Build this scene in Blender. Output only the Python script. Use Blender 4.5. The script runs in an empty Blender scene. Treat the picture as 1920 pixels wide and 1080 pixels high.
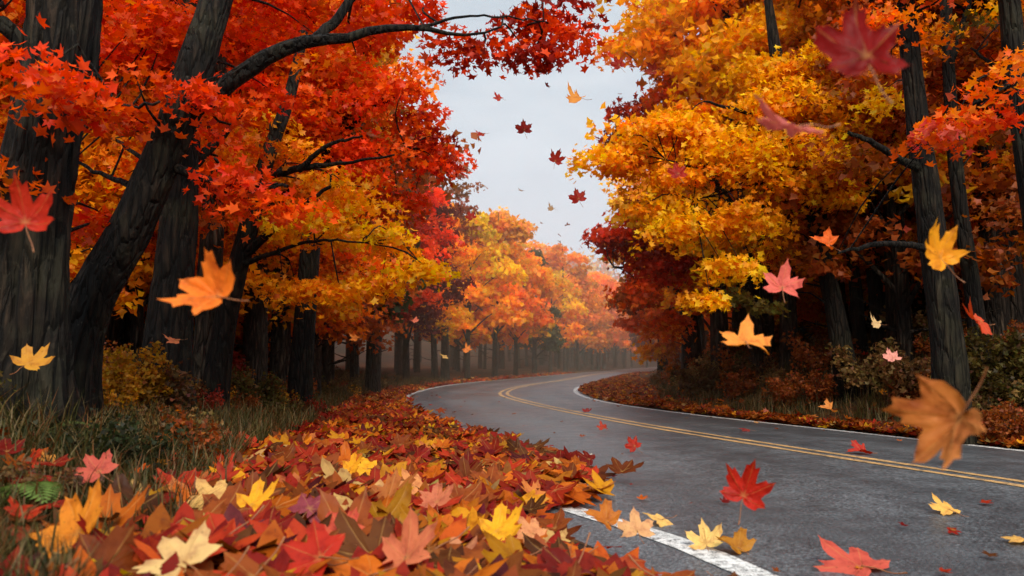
import bpy, math, random
import numpy as np
from mathutils import Vector, Matrix, Euler, noise as mnoise

SC = bpy.context.scene
COL = SC.collection
rng = np.random.default_rng(7)
R = math.radians

# ------------------------------------------------------------------ camera maths
F_PX = 1490.0
PITCH = math.atan(140.0 / F_PX)
CAM = np.array((0.0, 0.0, 1.0))

def ray(px, py):
    dx, dy = (px - 960.0) / F_PX, (540.0 - py) / F_PX
    return np.array((dx, math.cos(PITCH) - dy * math.sin(PITCH), math.sin(PITCH) + dy * math.cos(PITCH)))

def at(px, py, Y):                      # point seen at a photo position, Y metres ahead
    d = ray(px, py)
    return CAM + d * (Y / d[1])

def proj(P):
    P = np.atleast_2d(P) - CAM
    fw = P[:, 1] * math.cos(PITCH) + P[:, 2] * math.sin(PITCH)
    up = -P[:, 1] * math.sin(PITCH) + P[:, 2] * math.cos(PITCH)
    fw = np.where(fw > 1e-3, fw, 1e-3)
    return 960 + F_PX * P[:, 0] / fw, 540 - F_PX * up / fw, fw

# ------------------------------------------------------------------ palette (linear)
YEL = (.95, .49, .010); GOLD = (.90, .36, .010); ORG = (.84, .22, .012); ORR = (.82, .115, .009)
RED = (.76, .062, .009); DRED = (.33, .022, .012); MAR = (.17, .022, .022); RUST = (.36, .085, .018)
GREEN = (.075, .075, .022); BROWN = (.17, .075, .028); CREAM = (.78, .52, .22); PEACH = (.74, .31, .13)
PURP = (.20, .065, .085); CORAL = (.66, .13, .085); PINK = (.72, .26, .22); OLIVE = (.17, .13, .025)

# ------------------------------------------------------------------ helpers
def new_mesh(name, V, faces_idx, totals, cols=None, extra=None, smooth=False):
    """V (n,3); faces_idx flat loop vertex indices; totals per-face loop count."""
    me = bpy.data.meshes.new(name)
    V = np.asarray(V, np.float32); fi = np.asarray(faces_idx, np.int32).ravel(); tt = np.asarray(totals, np.int32)
    me.vertices.add(len(V)); me.vertices.foreach_set('co', V.ravel())
    me.loops.add(len(fi)); me.loops.foreach_set('vertex_index', fi)
    me.polygons.add(len(tt))
    st = np.zeros(len(tt), np.int32); st[1:] = np.cumsum(tt)[:-1]
    me.polygons.foreach_set('loop_start', st); me.polygons.foreach_set('loop_total', tt)
    if smooth: me.polygons.foreach_set('use_smooth', np.ones(len(tt), bool))
    me.update(calc_edges=True)
    if cols is not None:
        a = me.color_attributes.new('col', 'FLOAT_COLOR', 'POINT')
        c = np.ones((len(V), 4), np.float32); c[:, :3] = cols
        a.data.foreach_set('color', c.ravel())
    for k, arr in (extra or {}).items():
        a = me.attributes.new(k, 'FLOAT', 'POINT'); a.data.foreach_set('value', np.asarray(arr, np.float32))
    return me

def link(name, me, mat=None, parent=None, color=None):
    o = bpy.data.objects.new(name, me); COL.objects.link(o)
    if mat is not None and len(me.materials) == 0: me.materials.append(mat)
    if parent is not None: o.parent = parent
    if color is not None: o.color = (*color, 1)
    return o

def empty(name, loc=(0, 0, 0), rz=0):
    o = bpy.data.objects.new(name, None); COL.objects.link(o)
    o.location = loc; o.rotation_euler = (0, 0, rz); o.empty_display_size = .3
    return o

def tag(o, label=None, cat=None, group=None, kind=None):
    if label: o['label'] = label
    if cat: o['category'] = cat
    if group: o['group'] = group
    if kind: o['kind'] = kind
    return o

def interp(xs, ys, q):
    """smooth (Catmull-Rom, non-uniform) y(x), linear outside"""
    xs = np.asarray(xs, float); ys = np.asarray(ys, float); q = np.asarray(q, float)
    m = np.gradient(ys, xs)
    i = np.clip(np.searchsorted(xs, q) - 1, 0, len(xs) - 2)
    h = xs[i + 1] - xs[i]; t = (q - xs[i]) / h; tc = np.clip(t, 0, 1)
    r = ((2*tc**3 - 3*tc**2 + 1) * ys[i] + (tc**3 - 2*tc**2 + tc) * h * m[i] + (-2*tc**3 + 3*tc**2) * ys[i+1] + (tc**3 - tc**2) * h * m[i+1])
    return r + np.where(t < 0, m[0] * (q - xs[0]), 0) + np.where(t > 1, m[-1] * (q - xs[-1]), 0)

def sst(a, b, x):
    t = np.clip((np.asarray(x, float) - a) / (b - a), 0, 1); return t * t * (3 - 2 * t)

# ------------------------------------------------------------------ road course and terrain
LY = [-12, -4, 0, 3.72, 4.38, 5.73, 10, 15.7, 19.5, 22.9, 25.7, 30, 37.7, 48, 60, 76, 105, 149, 230]
LX = [4.6, 3.2, 2.3, 1.18, .97, .31, -.75, -2.0, -2.65, -3.05, -3.2, -3.15, -2.45, -.16, 2.55, 6.3, 13.2, 24, 45]
RY = [-12, -2, 2, 6.5, 9.0, 11.4, 15.3, 19.3, 22.5, 26.1, 30, 35.8, 48, 65, 93, 149, 230]
RX = [13.0, 9.6, 8.2, 6.65, 5.8, 4.92, 3.5, 2.5, 2.15, 2.12, 2.4, 3.27, 5.6, 9.0, 15.5, 29.6, 51]
CY = [-12, 0, 6.42, 8.87, 12.6, 16, 19.35, 24, 29.8, 36, 42.6, 65, 93, 149, 230]
CX = [9.9, 6.3, 4.13, 3.25, 2.03, 1.15, .45, -.22, -.02, .95, 2.4, 6.6, 13.0, 27.0, 48.2]
xL = lambda y: interp(LY, LX, y)
xR = lambda y: interp(RY, RX, y)
xC = lambda y: interp(CY, CX, y)
wverge = lambda y: np.interp(y, [0, 3, 6, 11, 17, 28, 50], [3.1, 2.75, 2.2, 1.7, 1.25, .75, .6])

def bumps(x, y):
    return (np.sin(x * 1.3 + y * .7) * np.sin(y * 1.1 - x * .4) * .5 + np.sin(x * 3.1 - y * 2.3 + 1.7) * .22 + np.sin(x * .37 + 2.1) * np.sin(y * .29) * .8)

def br(y):
    y = np.asarray(y, float)
    return np.clip(np.where((y > 15) & (y < 75), .168 * y - xR(y) + .25, .8), .8, 2.8)

def H(x, y):
    x = np.asarray(x, float); y = np.asarray(y, float)
    dl = xL(y) - x; dr = x - xR(y)
    w = wverge(y)
    mound = np.interp(y, [0, 2.5, 5, 8, 15, 25], [.25, .22, .18, .13, .07, .03])
    zl = mound * sst(.15, 1.0, dl / w)
    bk = np.interp(y, [0, 20, 40, 80], [.74, .74, .30, .3])
    zl = zl + bk * sst(0, 3.2, dl - w) + .035 * np.clip(dl - 6, 0, 14) + .16 * np.clip(dl - 20, 0, 60) + .10 * np.clip(dl - 80, 0, 300)
    zr = .06 * sst(.2, .9, dr) + np.interp(y, [0, 18, 40, 80], [1.15, 1.15, .38, .3]) * sst(0, 3.0, dr - br(y)) + .035 * np.clip(dr - 6, 0, 14) + .16 * np.clip(dr - 20, 0, 60) + .10 * np.clip(dr - 80, 0, 300)
    z = np.where(dl > 0, zl, np.where(dr > 0, zr, 0))
    z = z + np.where(dl > 0, .13 * np.clip(y - 85, 0, 85) * sst(5, 28, dl), 0)
    off = np.maximum(np.where(dl > 0, dl - w, 0), np.where(dr > 0, dr - br(y), 0))
    z = z + bumps(x, y) * .09 * sst(0, 3, off)
    z = z + .11 * np.clip(y - 170, 0, 260)
    return z

# ------------------------------------------------------------------ materials
def mat_new(name):
    m = bpy.data.materials.new(name); m.use_nodes = True
    nt = m.node_tree; nt.nodes.clear()
    out = nt.nodes.new('ShaderNodeOutputMaterial')
    return m, nt, out

def N(nt, t, **kw):
    n = nt.nodes.new(t)
    for k, v in kw.items(): setattr(n, k, v)
    return n

def mixc(nt, f, a, b, mode='MIX'):
    n = N(nt, 'ShaderNodeMix', data_type='RGBA', blend_type=mode)
    for s, v in ((0, f), (6, a), (7, b)):
        if hasattr(v, 'links'): nt.links.new(v, n.inputs[s])
        elif s == 0: n.inputs[0].default_value = v
        else: n.inputs[s].default_value = (*v, 1)
    return n.outputs[2]

def ramp(nt, src, stops):
    n = N(nt, 'ShaderNodeValToRGB')
    el = n.color_ramp.elements
    while len(el) < len(stops): el.new(.5)
    for e, (p, c) in zip(el, stops):
        e.position = p; e.color = (*c, 1) if isinstance(c, tuple) else (c, c, c, 1)
    nt.links.new(src, n.inputs[0]); return n.outputs[0]

def noise(nt, vec, scale, detail=4, rough=.55, dist=0):
    n = N(nt, 'ShaderNodeTexNoise'); n.inputs['Scale'].default_value = scale
    n.inputs['Detail'].default_value = detail; n.inputs['Roughness'].default_value = rough; n.inputs['Distortion'].default_value = dist
    if vec is not None: nt.links.new(vec, n.inputs['Vector'])
    return n.outputs[0]

def mapping(nt, vec, scale):
    n = N(nt, 'ShaderNodeMapping'); n.inputs['Scale'].default_value = scale
    nt.links.new(vec, n.inputs['Vector']); return n.outputs[0]

def bump(nt, h, s, d, base=None):
    b = N(nt, 'ShaderNodeBump'); b.inputs['Strength'].default_value = s; b.inputs['Distance'].default_value = d
    nt.links.new(h, b.inputs['Height'])
    if base is not None: nt.links.new(base, b.inputs['Normal'])
    return b.outputs[0]

def foliage_mat(name, trans=.45, gloss=.04, veins=False):
    m, nt, out = mat_new(name); L = nt.links.new
    oi = N(nt, 'ShaderNodeObjectInfo'); at_ = N(nt, 'ShaderNodeAttribute', attribute_name='col')
    c = mixc(nt, 1.0, oi.outputs['Color'], at_.outputs['Color'], 'MULTIPLY')
    tc = N(nt, 'ShaderNodeTexCoord'); geo = N(nt, 'ShaderNodeNewGeometry')
    bsrc = None
    if veins:
        nz = noise(nt, tc.outputs['Object'], 16, 3)
        c = mixc(nt, 1.0, c, ramp(nt, nz, [(.30, (.62, .50, .55)), (.5, (1, 1, 1)), (.72, (1.1, 1.2, 1.1))]), 'MULTIPLY')
        n2 = noise(nt, tc.outputs['Object'], 70, 2)
        c = mixc(nt, ramp(nt, n2, [(.66, 0.0), (.74, .55)]), c, (.06, .03, .015))
        v = N(nt, 'ShaderNodeAttribute', attribute_name='vein')
        mm = N(nt, 'ShaderNodeMath', operation='MULTIPLY'); L(v.outputs['Fac'], mm.inputs[0]); mm.inputs[1].default_value = .42
        c = mixc(nt, mm.outputs[0], c, (.62, .34, .10))
        bsrc = bump(nt, nz, .5, .02)
    else:
        nz = noise(nt, geo.outputs['Position'], 9.0, 2)
        c = mixc(nt, 1.0, c, ramp(nt, nz, [(.3, (.78, .70, .7)), (.65, (1.1, 1.12, 1.1))]), 'MULTIPLY')
    d = N(nt, 'ShaderNodeBsdfDiffuse'); t = N(nt, 'ShaderNodeBsdfTranslucent'); g = N(nt, 'ShaderNodeBsdfGlossy')
    g.inputs['Roughness'].default_value = .42; g.inputs['Color'].default_value = (.9, .92, 1, 1)
    L(c, d.inputs['Color'])
    hs = N(nt, 'ShaderNodeHueSaturation'); hs.inputs['Saturation'].default_value = 1.08; hs.inputs['Value'].default_value = 1.15
    L(c, hs.inputs['Color']); L(hs.outputs[0], t.inputs['Color'])
    if bsrc is not None:
        L(bsrc, d.inputs['Normal']); L(bsrc, g.inputs['Normal'])
    m1 = N(nt, 'ShaderNodeMixShader'); m1.inputs[0].default_value = trans
    L(d.outputs[0], m1.inputs[1]); L(t.outputs[0], m1.inputs[2])
    m2 = N(nt, 'ShaderNodeMixShader'); m2.inputs[0].default_value = gloss
    L(m1.outputs[0], m2.inputs[1]); L(g.outputs[0], m2.inputs[2]); L(m2.outputs[0], out.inputs['Surface'])
    return m

M_CROWN = foliage_mat('autumn_foliage', .50, .008)
M_LEAF = foliage_mat('fallen_leaf', .28, .006, veins=True)
M_GRASS = foliage_mat('verge_grass', .30, .008)

def bark_mat(name, c0, c1, c2, moss, zs=1.0):
    m, nt, out = mat_new(name); L = nt.links.new
    geo = N(nt, 'ShaderNodeTexCoord').outputs['Object']
    st = mapping(nt, geo, (1, 1, .16))
    n1 = noise(nt, st, 14 * zs, 6, .62, .6)
    n2 = noise(nt, geo, 2.2, 4, .6)
    n3 = noise(nt, geo, 22, 3, .6)
    vo = N(nt, 'ShaderNodeTexVoronoi', feature='DISTANCE_TO_EDGE'); vo.inputs['Scale'].default_value = 13 * zs
    wv = N(nt, 'ShaderNodeVectorMath', operation='MULTIPLY_ADD'); wn = N(nt, 'ShaderNodeTexNoise'); wn.inputs['Scale'].default_value = 9; wn.inputs['Detail'].default_value = 4
    L(st, wn.inputs['Vector']); L(wn.outputs['Color'], wv.inputs[0]); wv.inputs[1].default_value = (.10, .10, .10); L(st, wv.inputs[2]); L(wv.outputs[0], vo.inputs['Vector'])
    pl = ramp(nt, vo.outputs[0], [(0.0, 0.0), (.16, .75), (.4, 1.0)])
    c = ramp(nt, n1, [(.36, c0), (.52, c1), (.68, c2)])
    c = mixc(nt, pl, c0, c)
    c = mixc(nt, ramp(nt, n2, [(.50, 0.0), (.66, moss[1])]), c, moss[0])
    n4 = noise(nt, geo, 3.6, 6, .7, .8)
    c = mixc(nt, ramp(nt, n4, [(.60, 0.0), (.68, .40)]), c, (.075, .062, .042))
    c = mixc(nt, ramp(nt, n3, [(.68, 0.0), (.74, .45)]), c, (.10, .085, .065))
    p = N(nt, 'ShaderNodeBsdfPrincipled'); p.inputs['Roughness'].default_value = .85
    p.inputs['Specular IOR Level'].default_value = .25
    L(c, p.inputs['Base Color'])
    L(bump(nt, pl, 1.0, .05, bump(nt, n1, 1.0, .03)), p.inputs['Normal'])
    L(p.outputs[0], out.inputs['Surface'])
    return m
M_BARK = bark_mat('dark_maple_bark', (.003, .002, .0012), (.010, .0064, .004), (.036, .023, .014), ((.030, .028, .014), .55))
M_BARK_OLD = bark_mat('furrowed_old_bark', (.0025, .0018, .0012), (.012, .0075, .0045), (.062, .039, .024), ((.035, .034, .02), .45), .75)
M_BARK_GREY = bark_mat('grey_forest_bark', (.010, .007, .005), (.040, .028, .020), (.12, .088, .062), ((.05, .042, .022), .4))

# asphalt
def asphalt():
    m, nt, out = mat_new('weathered_asphalt'); L = nt.links.new
    geo = N(nt, 'ShaderNodeNewGeometry').outputs['Position']
    big = noise(nt, geo, .35, 5, .6); mid = noise(nt, geo, 3.0, 5, .65); fine = noise(nt, geo, 48, 3, .8)
    vor = N(nt, 'ShaderNodeTexVoronoi'); vor.inputs['Scale'].default_value = 95; L(geo, vor.inputs['Vector'])
    c = ramp(nt, big, [(.3, (.055, .061, .070)), (.7, (.095, .103, .115))])
    c = mixc(nt, .65, c, ramp(nt, mid, [(.3, (.55, .55, .56)), (.7, (1.3, 1.3, 1.3))]), 'MULTIPLY')
    c = mixc(nt, 1.0, c, ramp(nt, fine, [(.34, (.30, .30, .30)), (.50, (.9, .9, .9)), (.66, (2.3, 2.3, 2.2))]), 'MULTIPLY')
    at_ = N(nt, 'ShaderNodeAttribute', attribute_name='track')
    c = mixc(nt, at_.outputs['Fac'], c, (.030, .033, .038))
    ck = N(nt, 'ShaderNodeTexVoronoi', feature='DISTANCE_TO_EDGE'); ck.inputs['Scale'].default_value = .55
    wob = N(nt, 'ShaderNodeVectorMath', operation='ADD')
    nn = N(nt, 'ShaderNodeTexNoise'); nn.inputs['Scale'].default_value = 2.5; nn.inputs['Detail'].default_value = 6; L(geo, nn.inputs['Vector'])
    L(geo, wob.inputs[0]); L(nn.outputs['Color'], wob.inputs[1]); L(wob.outputs[0], ck.inputs['Vector'])
    crk = ramp(nt, ck.outputs[0], [(0.0, .5), (.010, 0.0)])
    c = mixc(nt, crk, c, (.012, .012, .013))
    p = N(nt, 'ShaderNodeBsdfPrincipled')
    L(c, p.inputs['Base Color'])
    rg = ramp(nt, mixc(nt, .5, mid, big), [(.38, .30), (.62, .52)]); L(rg, p.inputs['Roughness'])
    p.inputs['Specular IOR Level'].default_value = .5
    b = bump(nt, fine, .55, .012); b = bump(nt, vor.outputs[0], .35, .008, b); L(b, p.inputs['Normal'])
    L(p.outputs[0], out.inputs['Surface']); return m
M_ASPH = asphalt()

def paint(name, col, wear):
    m, nt, out = mat_new(name); L = nt.links.new
    geo = N(nt, 'ShaderNodeNewGeometry').outputs['Position']
    a = noise(nt, geo, 16, 6, .75); b = noise(nt, geo, 120, 2, .7)
    f = mixc(nt, .45, a, b)
    c = mixc(nt, ramp(nt, f, [(wear - .06, 1.0), (wear + .05, 0.0)]), col, (.06, .062, .066))
    n3 = noise(nt, geo, 2, 4)
    c = mixc(nt, 1.0, c, ramp(nt, n3, [(.3, (.72, .71, .7)), (.7, (1.05, 1.05, 1.05))]), 'MULTIPLY')
    p = N(nt, 'ShaderNodeBsdfPrincipled'); p.inputs['Roughness'].default_value = .6
    L(c, p.inputs['Base Color']); L(bump(nt, b, .4, .008), p.inputs['Normal'])
    L(p.outputs[0], out.inputs['Surface']); return m
M_WHITE = paint('worn_white_paint', (.72, .72, .71), .475)
M_YELLOW = paint('worn_yellow_paint', (.62, .36, .13), .475)

def ground_mat():
    m, nt, out = mat_new('forest_floor'); L = nt.links.new
    geo = N(nt, 'ShaderNodeNewGeometry').outputs['Position']
    v = N(nt, 'ShaderNodeTexVoronoi'); v.inputs['Scale'].default_value = 9; L(geo, v.inputs['Vector'])
    sp = N(nt, 'ShaderNodeSeparateColor'); L(v.outputs['Color'], sp.inputs[0])
    c = ramp(nt, sp.outputs[0], [(0, (.035, .020, .012)), (.35, (.085, .032, .014)), (.6, (.14, .048, .014)), (.8, (.17, .075, .02)), (1, (.07, .018, .012))])
    n = noise(nt, geo, .5, 5)
    c = mixc(nt, ramp(nt, n, [(.42, 0.0), (.62, .75)]), c, (.028, .028, .012))
    n2 = noise(nt, geo, 30, 3)
    c = mixc(nt, 1.0, c, ramp(nt, n2, [(.3, (.45, .45, .45)), (.7, (1.2, 1.2, 1.2))]), 'MULTIPLY')
    p = N(nt, 'ShaderNodeBsdfPrincipled'); p.inputs['Roughness'].default_value = .9; p.inputs['Specular IOR Level'].default_value = .15
    L(c, p.inputs['Base Color']); L(bump(nt, v.outputs[0], .8, .05), p.inputs['Normal'])
    L(p.outputs[0], out.inputs['Surface']); return m
M_GROUND = ground_mat()

# ------------------------------------------------------------------ ground sheet, road, markings
def grid_mesh(name, X, Y, Z, extra=None, smooth=True):
    r, c = X.shape
    V = np.stack([X, Y, Z], -1).reshape(-1, 3)
    i = np.arange(r * c).reshape(r, c)
    F = np.stack([i[:-1, :-1], i[:-1, 1:], i[1:, 1:], i[1:, :-1]], -1).reshape(-1, 4)
    return new_mesh(name, V, F, np.full(len(F), 4), extra=extra, smooth=smooth)

ys = np.unique(np.concatenate([np.arange(-60, 0, 2.0), np.arange(0, 40, .3), np.arange(40, 160, 1.5), np.arange(160, 620, 12)]))
offs = np.unique(np.concatenate([[.36], np.arange(.5, 8, .22), np.arange(8, 30, 1.0), np.arange(30, 100, 5), np.arange(100, 520, 30)]))
YY = np.repeat(ys[:, None], 1, 1)
Lx = xL(ys)[:, None] - offs[::-1][None, :]; Rx = xR(ys)[:, None] + offs[None, :]
GX = np.concatenate([Lx, xL(ys)[:, None] - .1, xL(ys)[:, None] + .6, xC(ys)[:, None], xR(ys)[:, None] - .6, xR(ys)[:, None] + .1, Rx], 1)
GY = np.repeat(ys[:, None], GX.shape[1], 1)
GZ = H(GX, GY) - .012
k0 = len(offs)
GZ[:, k0:k0 + 5] = -.05
GZ[:, k0 - 1] = -.05; GZ[:, k0 + 5] = -.05
g = link('ground', grid_mesh('ground', GX, GY, GZ), M_GROUND)
tag(g, 'leaf strewn forest floor and banks on both sides of the road', 'ground', kind='structure')

ry = np.unique(np.concatenate([np.arange(-20, 40, .25), np.arange(40, 230, 1.2)]))
uu = np.linspace(0, 1, 25)
a = xL(ry)[:, None] - .42; b = xR(ry)[:, None] + .34
RXg = a + (b - a) * uu[None, :]; RYg = np.repeat(ry[:, None], 25, 1)
trk = np.zeros_like(RXg)
for lane_a, lane_b in ((xL(ry), xC(ry)), (xC(ry), xR(ry))):
    for fr in (.26, .74):
        cx = lane_a + (lane_b - lane_a) * fr
        trk += .5 * np.exp(-((RXg - cx[:, None]) / .32) ** 2)
RZ = .03 * (1 - (2 * uu - 1) ** 2)[None, :] * np.ones_like(RXg)
edge_n = .05 * np.sin(ry * 5.1) + .04 * np.sin(ry * 13.3 + 1) + .03 * np.sin(ry * 29.1)
RXg[:, 0] += edge_n; RXg[:, -1] += edge_n[::-1]
RZ[:, 0] = -.04; RZ[:, -1] = -.04
road = link('road', grid_mesh('road', RXg, RYg, RZ, extra={'track': trk.ravel()}), M_ASPH)
tag(road, 'dark grey asphalt two lane road bending into the forest', 'road', kind='structure')
RA, RB = a[:, 0], b[:, 0]
def road_z(x, y):
    u = (x - np.interp(y, ry, RA)) / (np.interp(y, ry, RB) - np.interp(y, ry, RA))
    return .03 * (1 - (2 * u - 1) ** 2)
def ribbon(name, fx, off, width, mat, label, y0=-18, y1=228):
    yy = np.unique(np.concatenate([np.arange(y0, 45, .2), np.arange(45, y1, 1.0)]))
    x = fx(yy); dx = np.gradient(x, yy); nrm = np.sqrt(1 + dx * dx)
    nx, ny = 1 / nrm, -dx / nrm
    cols = []
    wob = .006 * np.sin(yy * 3.3) + .004 * np.sin(yy * 11)
    for s in (-.5, 0, .5):
        d = off + s * width + wob * (1 if s > 0 else -1)
        px_, py_ = x + nx * d, yy + ny * d
        cols.append((px_, py_, road_z(px_, py_) + .005))
    X = np.stack([c[0] for c in cols], 1); Y = np.stack([c[1] for c in cols], 1); Z = np.stack([c[2] for c in cols], 1)
    o = link(name, grid_mesh(name, X, Y, Z), mat)
    return tag(o, label, 'road marking', kind='structure')
ribbon('road_edge_line', xL, 0, .17, M_WHITE, 'worn white line along the leaf covered edge of the road')
ribbon('road_edge_line', xR, 0, .15, M_WHITE, 'thin white line along the far edge of the road')
ribbon('road_centre_line', xC, -.115, .10, M_YELLOW, 'yellow centre line nearer the drift of leaves')
ribbon('road_centre_line', xC, .115, .10, M_YELLOW, 'yellow centre line nearer the shrubby bank')

# ------------------------------------------------------------------ leaf templates
HALF = [(0, 1.0), (6, .84), (13, .80), (17, .66), (26, .50), (33, .62), (37, .77), (43, .75), (50, .94), (57, .76), (64, .73), (69, .58), (79, .46),
        (88, .54), (95, .58), (104, .69), (113, .54), (125, .48), (142, .34), (160, .24)]
OUT = HALF + [(180, .09)] + [(360 - a_, r_) for a_, r_ in HALF[:0:-1]]
AXES = (0, 50, 104, 256, 310)
def leaf_mesh(name, kind, seed, amp=1.0):
    rr = np.random.default_rng(seed)
    ang, rad, vein = [], [], []
    for i, (a_, r_) in enumerate(OUT):
        if a_ in AXES:
            ang += [a_ - 1.6, a_, a_ + 1.6]; rad += [r_ * .93, r_, r_ * .93]; vein += [0, 1, 0]
        else:
            ang.append(a_); rad.append(r_ * (1 + rr.normal() * .05)); vein.append(0)
    ang = np.radians(ang); rad = np.array(rad); vein = np.array(vein, float)
    n = len(ang); fr = [.22, .45, .7, .87, 1.0]; vf = [1, .9, .7, .5, .2]
    V = [(0, 0, 0)]; ve = [1.0]
    for f_, w_ in zip(fr, vf):
        for a_, r_, v_ in zip(ang, rad, vein):
            V.append((math.sin(a_) * r_ * f_, math.cos(a_) * r_ * f_, 0)); ve.append(v_ * w_)
    V = np.array(V); ve = np.array(ve)
    x, y = V[:, 0], V[:, 1]; r2 = x * x + y * y; th = np.arctan2(x, y)
    z = {0: .10 * r2, 1: .38 * r2, 2: .42 * np.abs(x) + .1 * y * y, 3: -.30 * r2 + .1 * x * y, 4: .35 * y * y - .25 * x * x, 5: .55 * np.abs(x) ** 1.5 - .35 * y * y, 6: .55*y*y+.25*x}[kind]
    z = z + .10 * np.sin(th * 3 + seed) * r2 + .05 * np.sin(5 * x + seed) * np.cos(4 * y) - .045 * np.abs(np.sin(th * 3.4)) * np.sqrt(r2)
    z = z + rr.normal(0, .012, len(z))
    V[:, 2] = z * amp
    fl, tt = [], []
    for j in range(n):
        fl += [0, 1 + j, 1 + (j + 1) % n]; tt.append(3)
    for k in range(len(fr) - 1):
        for j in range(n):
            a0 = 1 + k * n + j; a1 = 1 + k * n + (j + 1) % n
            fl += [a0, a0 + n, a1 + n, a1]; tt.append(4)
    V = V * .157
    me = new_mesh(name, V, fl, tt, cols=np.ones((len(V), 3)), extra={'vein': ve}, smooth=True)
    return me

def tube_arrays(P, rad, sides, cap=False):
    P = np.asarray(P, float); n = len(P)
    T = np.gradient(P, axis=0); T /= np.linalg.norm(T, axis=1)[:, None] + 1e-9
    ref = np.array((0, 0, 1.0)) if abs(T[0][2]) < .9 else np.array((1.0, 0, 0))
    U = []; u = ref
    for t in T:
        u = u - t * np.dot(u, t); u = u / (np.linalg.norm(u) + 1e-9); U.append(u)
    U = np.array(U); W = np.cross(T, U)
    a_ = np.linspace(0, 2 * math.pi, sides, endpoint=False)
    rad = np.asarray(rad, float)
    if rad.ndim == 1: rad = np.repeat(rad[:, None], sides, 1)
    V = P[:, None, :] + rad[:, :, None] * (np.cos(a_)[None, :, None] * U[:, None, :] + np.sin(a_)[None, :, None] * W[:, None, :])
    i = np.arange(n * sides).reshape(n, sides)
    nx = np.roll(i, -1, 1)
    F = np.stack([i[:-1], nx[:-1], nx[1:], i[1:]], -1).reshape(-1, 4)
    return V.reshape(-1, 3), F

def smooth_path(pts, n):
    pts = np.asarray(pts, float)
    d = np.concatenate([[0], np.cumsum(np.linalg.norm(np.diff(pts, axis=0), axis=1))])
    q = np.linspace(0, d[-1], n)
    return np.stack([interp(d, pts[:, k], q) for k in range(pts.shape[1])], 1)

class MB:
    def __init__(s): s.V = []; s.F = []; s.n = 0
    def add(s, V, F): s.V.append(V); s.F.append(F + s.n); s.n += len(V)
    def tube(s, pts, rad, n=10, sides=6):
        P = smooth_path(np.column_stack([np.asarray(pts, float), np.asarray(rad, float)]), n)
        s.add(*tube_arrays(P[:, :3], np.maximum(P[:, 3], .002), sides)); return P
    def mesh(s, name):
        V = np.concatenate(s.V); F = np.concatenate(s.F)
        return new_mesh(name, V, F, np.full(len(F), 4), smooth=True)

STALK = MB()
STALK.tube([(0, .005, 0), (.004, -.045, .008), (.014, -.09, .004), (.02, -.13, .018)], [.0022, .0017, .0016, .0028], 8, 5)
ME_STALK = STALK.mesh('leaf_stalk')
def stalk_mat():
    m, nt, out = mat_new('leaf_stalk'); p = N(nt, 'ShaderNodeBsdfPrincipled')
    tc = N(nt, 'ShaderNodeTexCoord')
    nt.links.new(ramp(nt, noise(nt, tc.outputs['Object'], 30), [(.3, (.16, .04, .015)), (.7, (.30, .11, .03))]), p.inputs['Base Color'])
    p.inputs['Roughness'].default_value = .5; nt.links.new(p.outputs[0], out.inputs['Surface']); return m
ME_STALK.materials.append(stalk_mat())
LEAF_ME = []
for i in range(14):
    me = leaf_mesh('maple_leaf', [0, 1, 2, 3, 4, 5, 6, 2, 4, 0, 5, 6, 1, 3][i], 100 + i); me.materials.append(M_LEAF); LEAF_ME.append(me)

AIR_ME = []
for i in range(7):
    me = leaf_mesh('curled_maple_leaf', i, 140 + i, 1.7); me.materials.append(M_LEAF); AIR_ME.append(me)

# low templates: (verts, faces as fan triangles)
def tmpl_star(sel, curl):
    pts = [(0, .10, 0)]
    for a_, r_ in sel:
        a2 = math.radians(a_); x, y = math.sin(a2) * r_, math.cos(a2) * r_
        pts.append((x, y, curl * (x * x + y * y) + .12 * abs(x)))
    n = len(sel)
    F = np.array([[0, 1 + j, 1 + (j + 1) % n] for j in range(n)])
    V = np.array(pts); V[:, 1] -= .25
    return V / 1.5, F
S10 = [(0, 1), (25, .50), (50, .92), (78, .46), (108, .66), (180, .16), (252, .66), (282, .46), (310, .92), (335, .50)]
S20 = [(0, 1), (10, .80), (25, .50), (38, .76), (50, .94), (62, .74), (78, .46), (104, .68), (126, .48), (180, .14), (234, .48), (256, .68), (282, .46), (298, .74), (310, .94), (322, .76), (335, .50), (350, .80)]
T_STAR = tmpl_star(S10, .15)
T_LIT = [tmpl_star(S20, c) for c in (.22, .05, -.2, .38)]
T_QUAD = (np.array([(0, -.5, 0), (.42, .02, .10), (0, .55, 0), (-.42, -.02, .10)]), np.array([[0, 1, 2], [0, 2, 3]]))
T_TRI5 = (np.array([(0, -.45, 0), (.5, -.15, .08), (.22, .1, 0), (.02, .58, .05), (-.22, .1, 0), (-.5, -.15, .08)]), np.array([[0, 1, 2], [0, 2, 3], [0, 3, 4], [0, 4, 5]]))

def scatter(tm, C, Nrm, size, cols, spin=None, r=rng):
    """place one template per centre, return V, F, vertex colours"""
    Tv, Tf = tm; n = len(C); k = len(Tv)
    Nn = Nrm / (np.linalg.norm(Nrm, axis=1)[:, None] + 1e-9)
    ref = r.normal(size=(n, 3)) if spin is None else spin
    U = np.cross(ref, Nn); U /= np.linalg.norm(U, axis=1)[:, None] + 1e-9
    W = np.cross(Nn, U)
    s = np.broadcast_to(np.asarray(size, float), (n,))[:, None, None]
    V = C[:, None, :] + s * (Tv[None, :, 0, None] * U[:, None] + Tv[None, :, 1, None] * W[:, None] + Tv[None, :, 2, None] * Nn[:, None])
    F = Tf[None] + (np.arange(n) * k)[:, None, None]
    return V.reshape(-1, 3), F.reshape(-1, 3), np.repeat(cols, k, 0)

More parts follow.
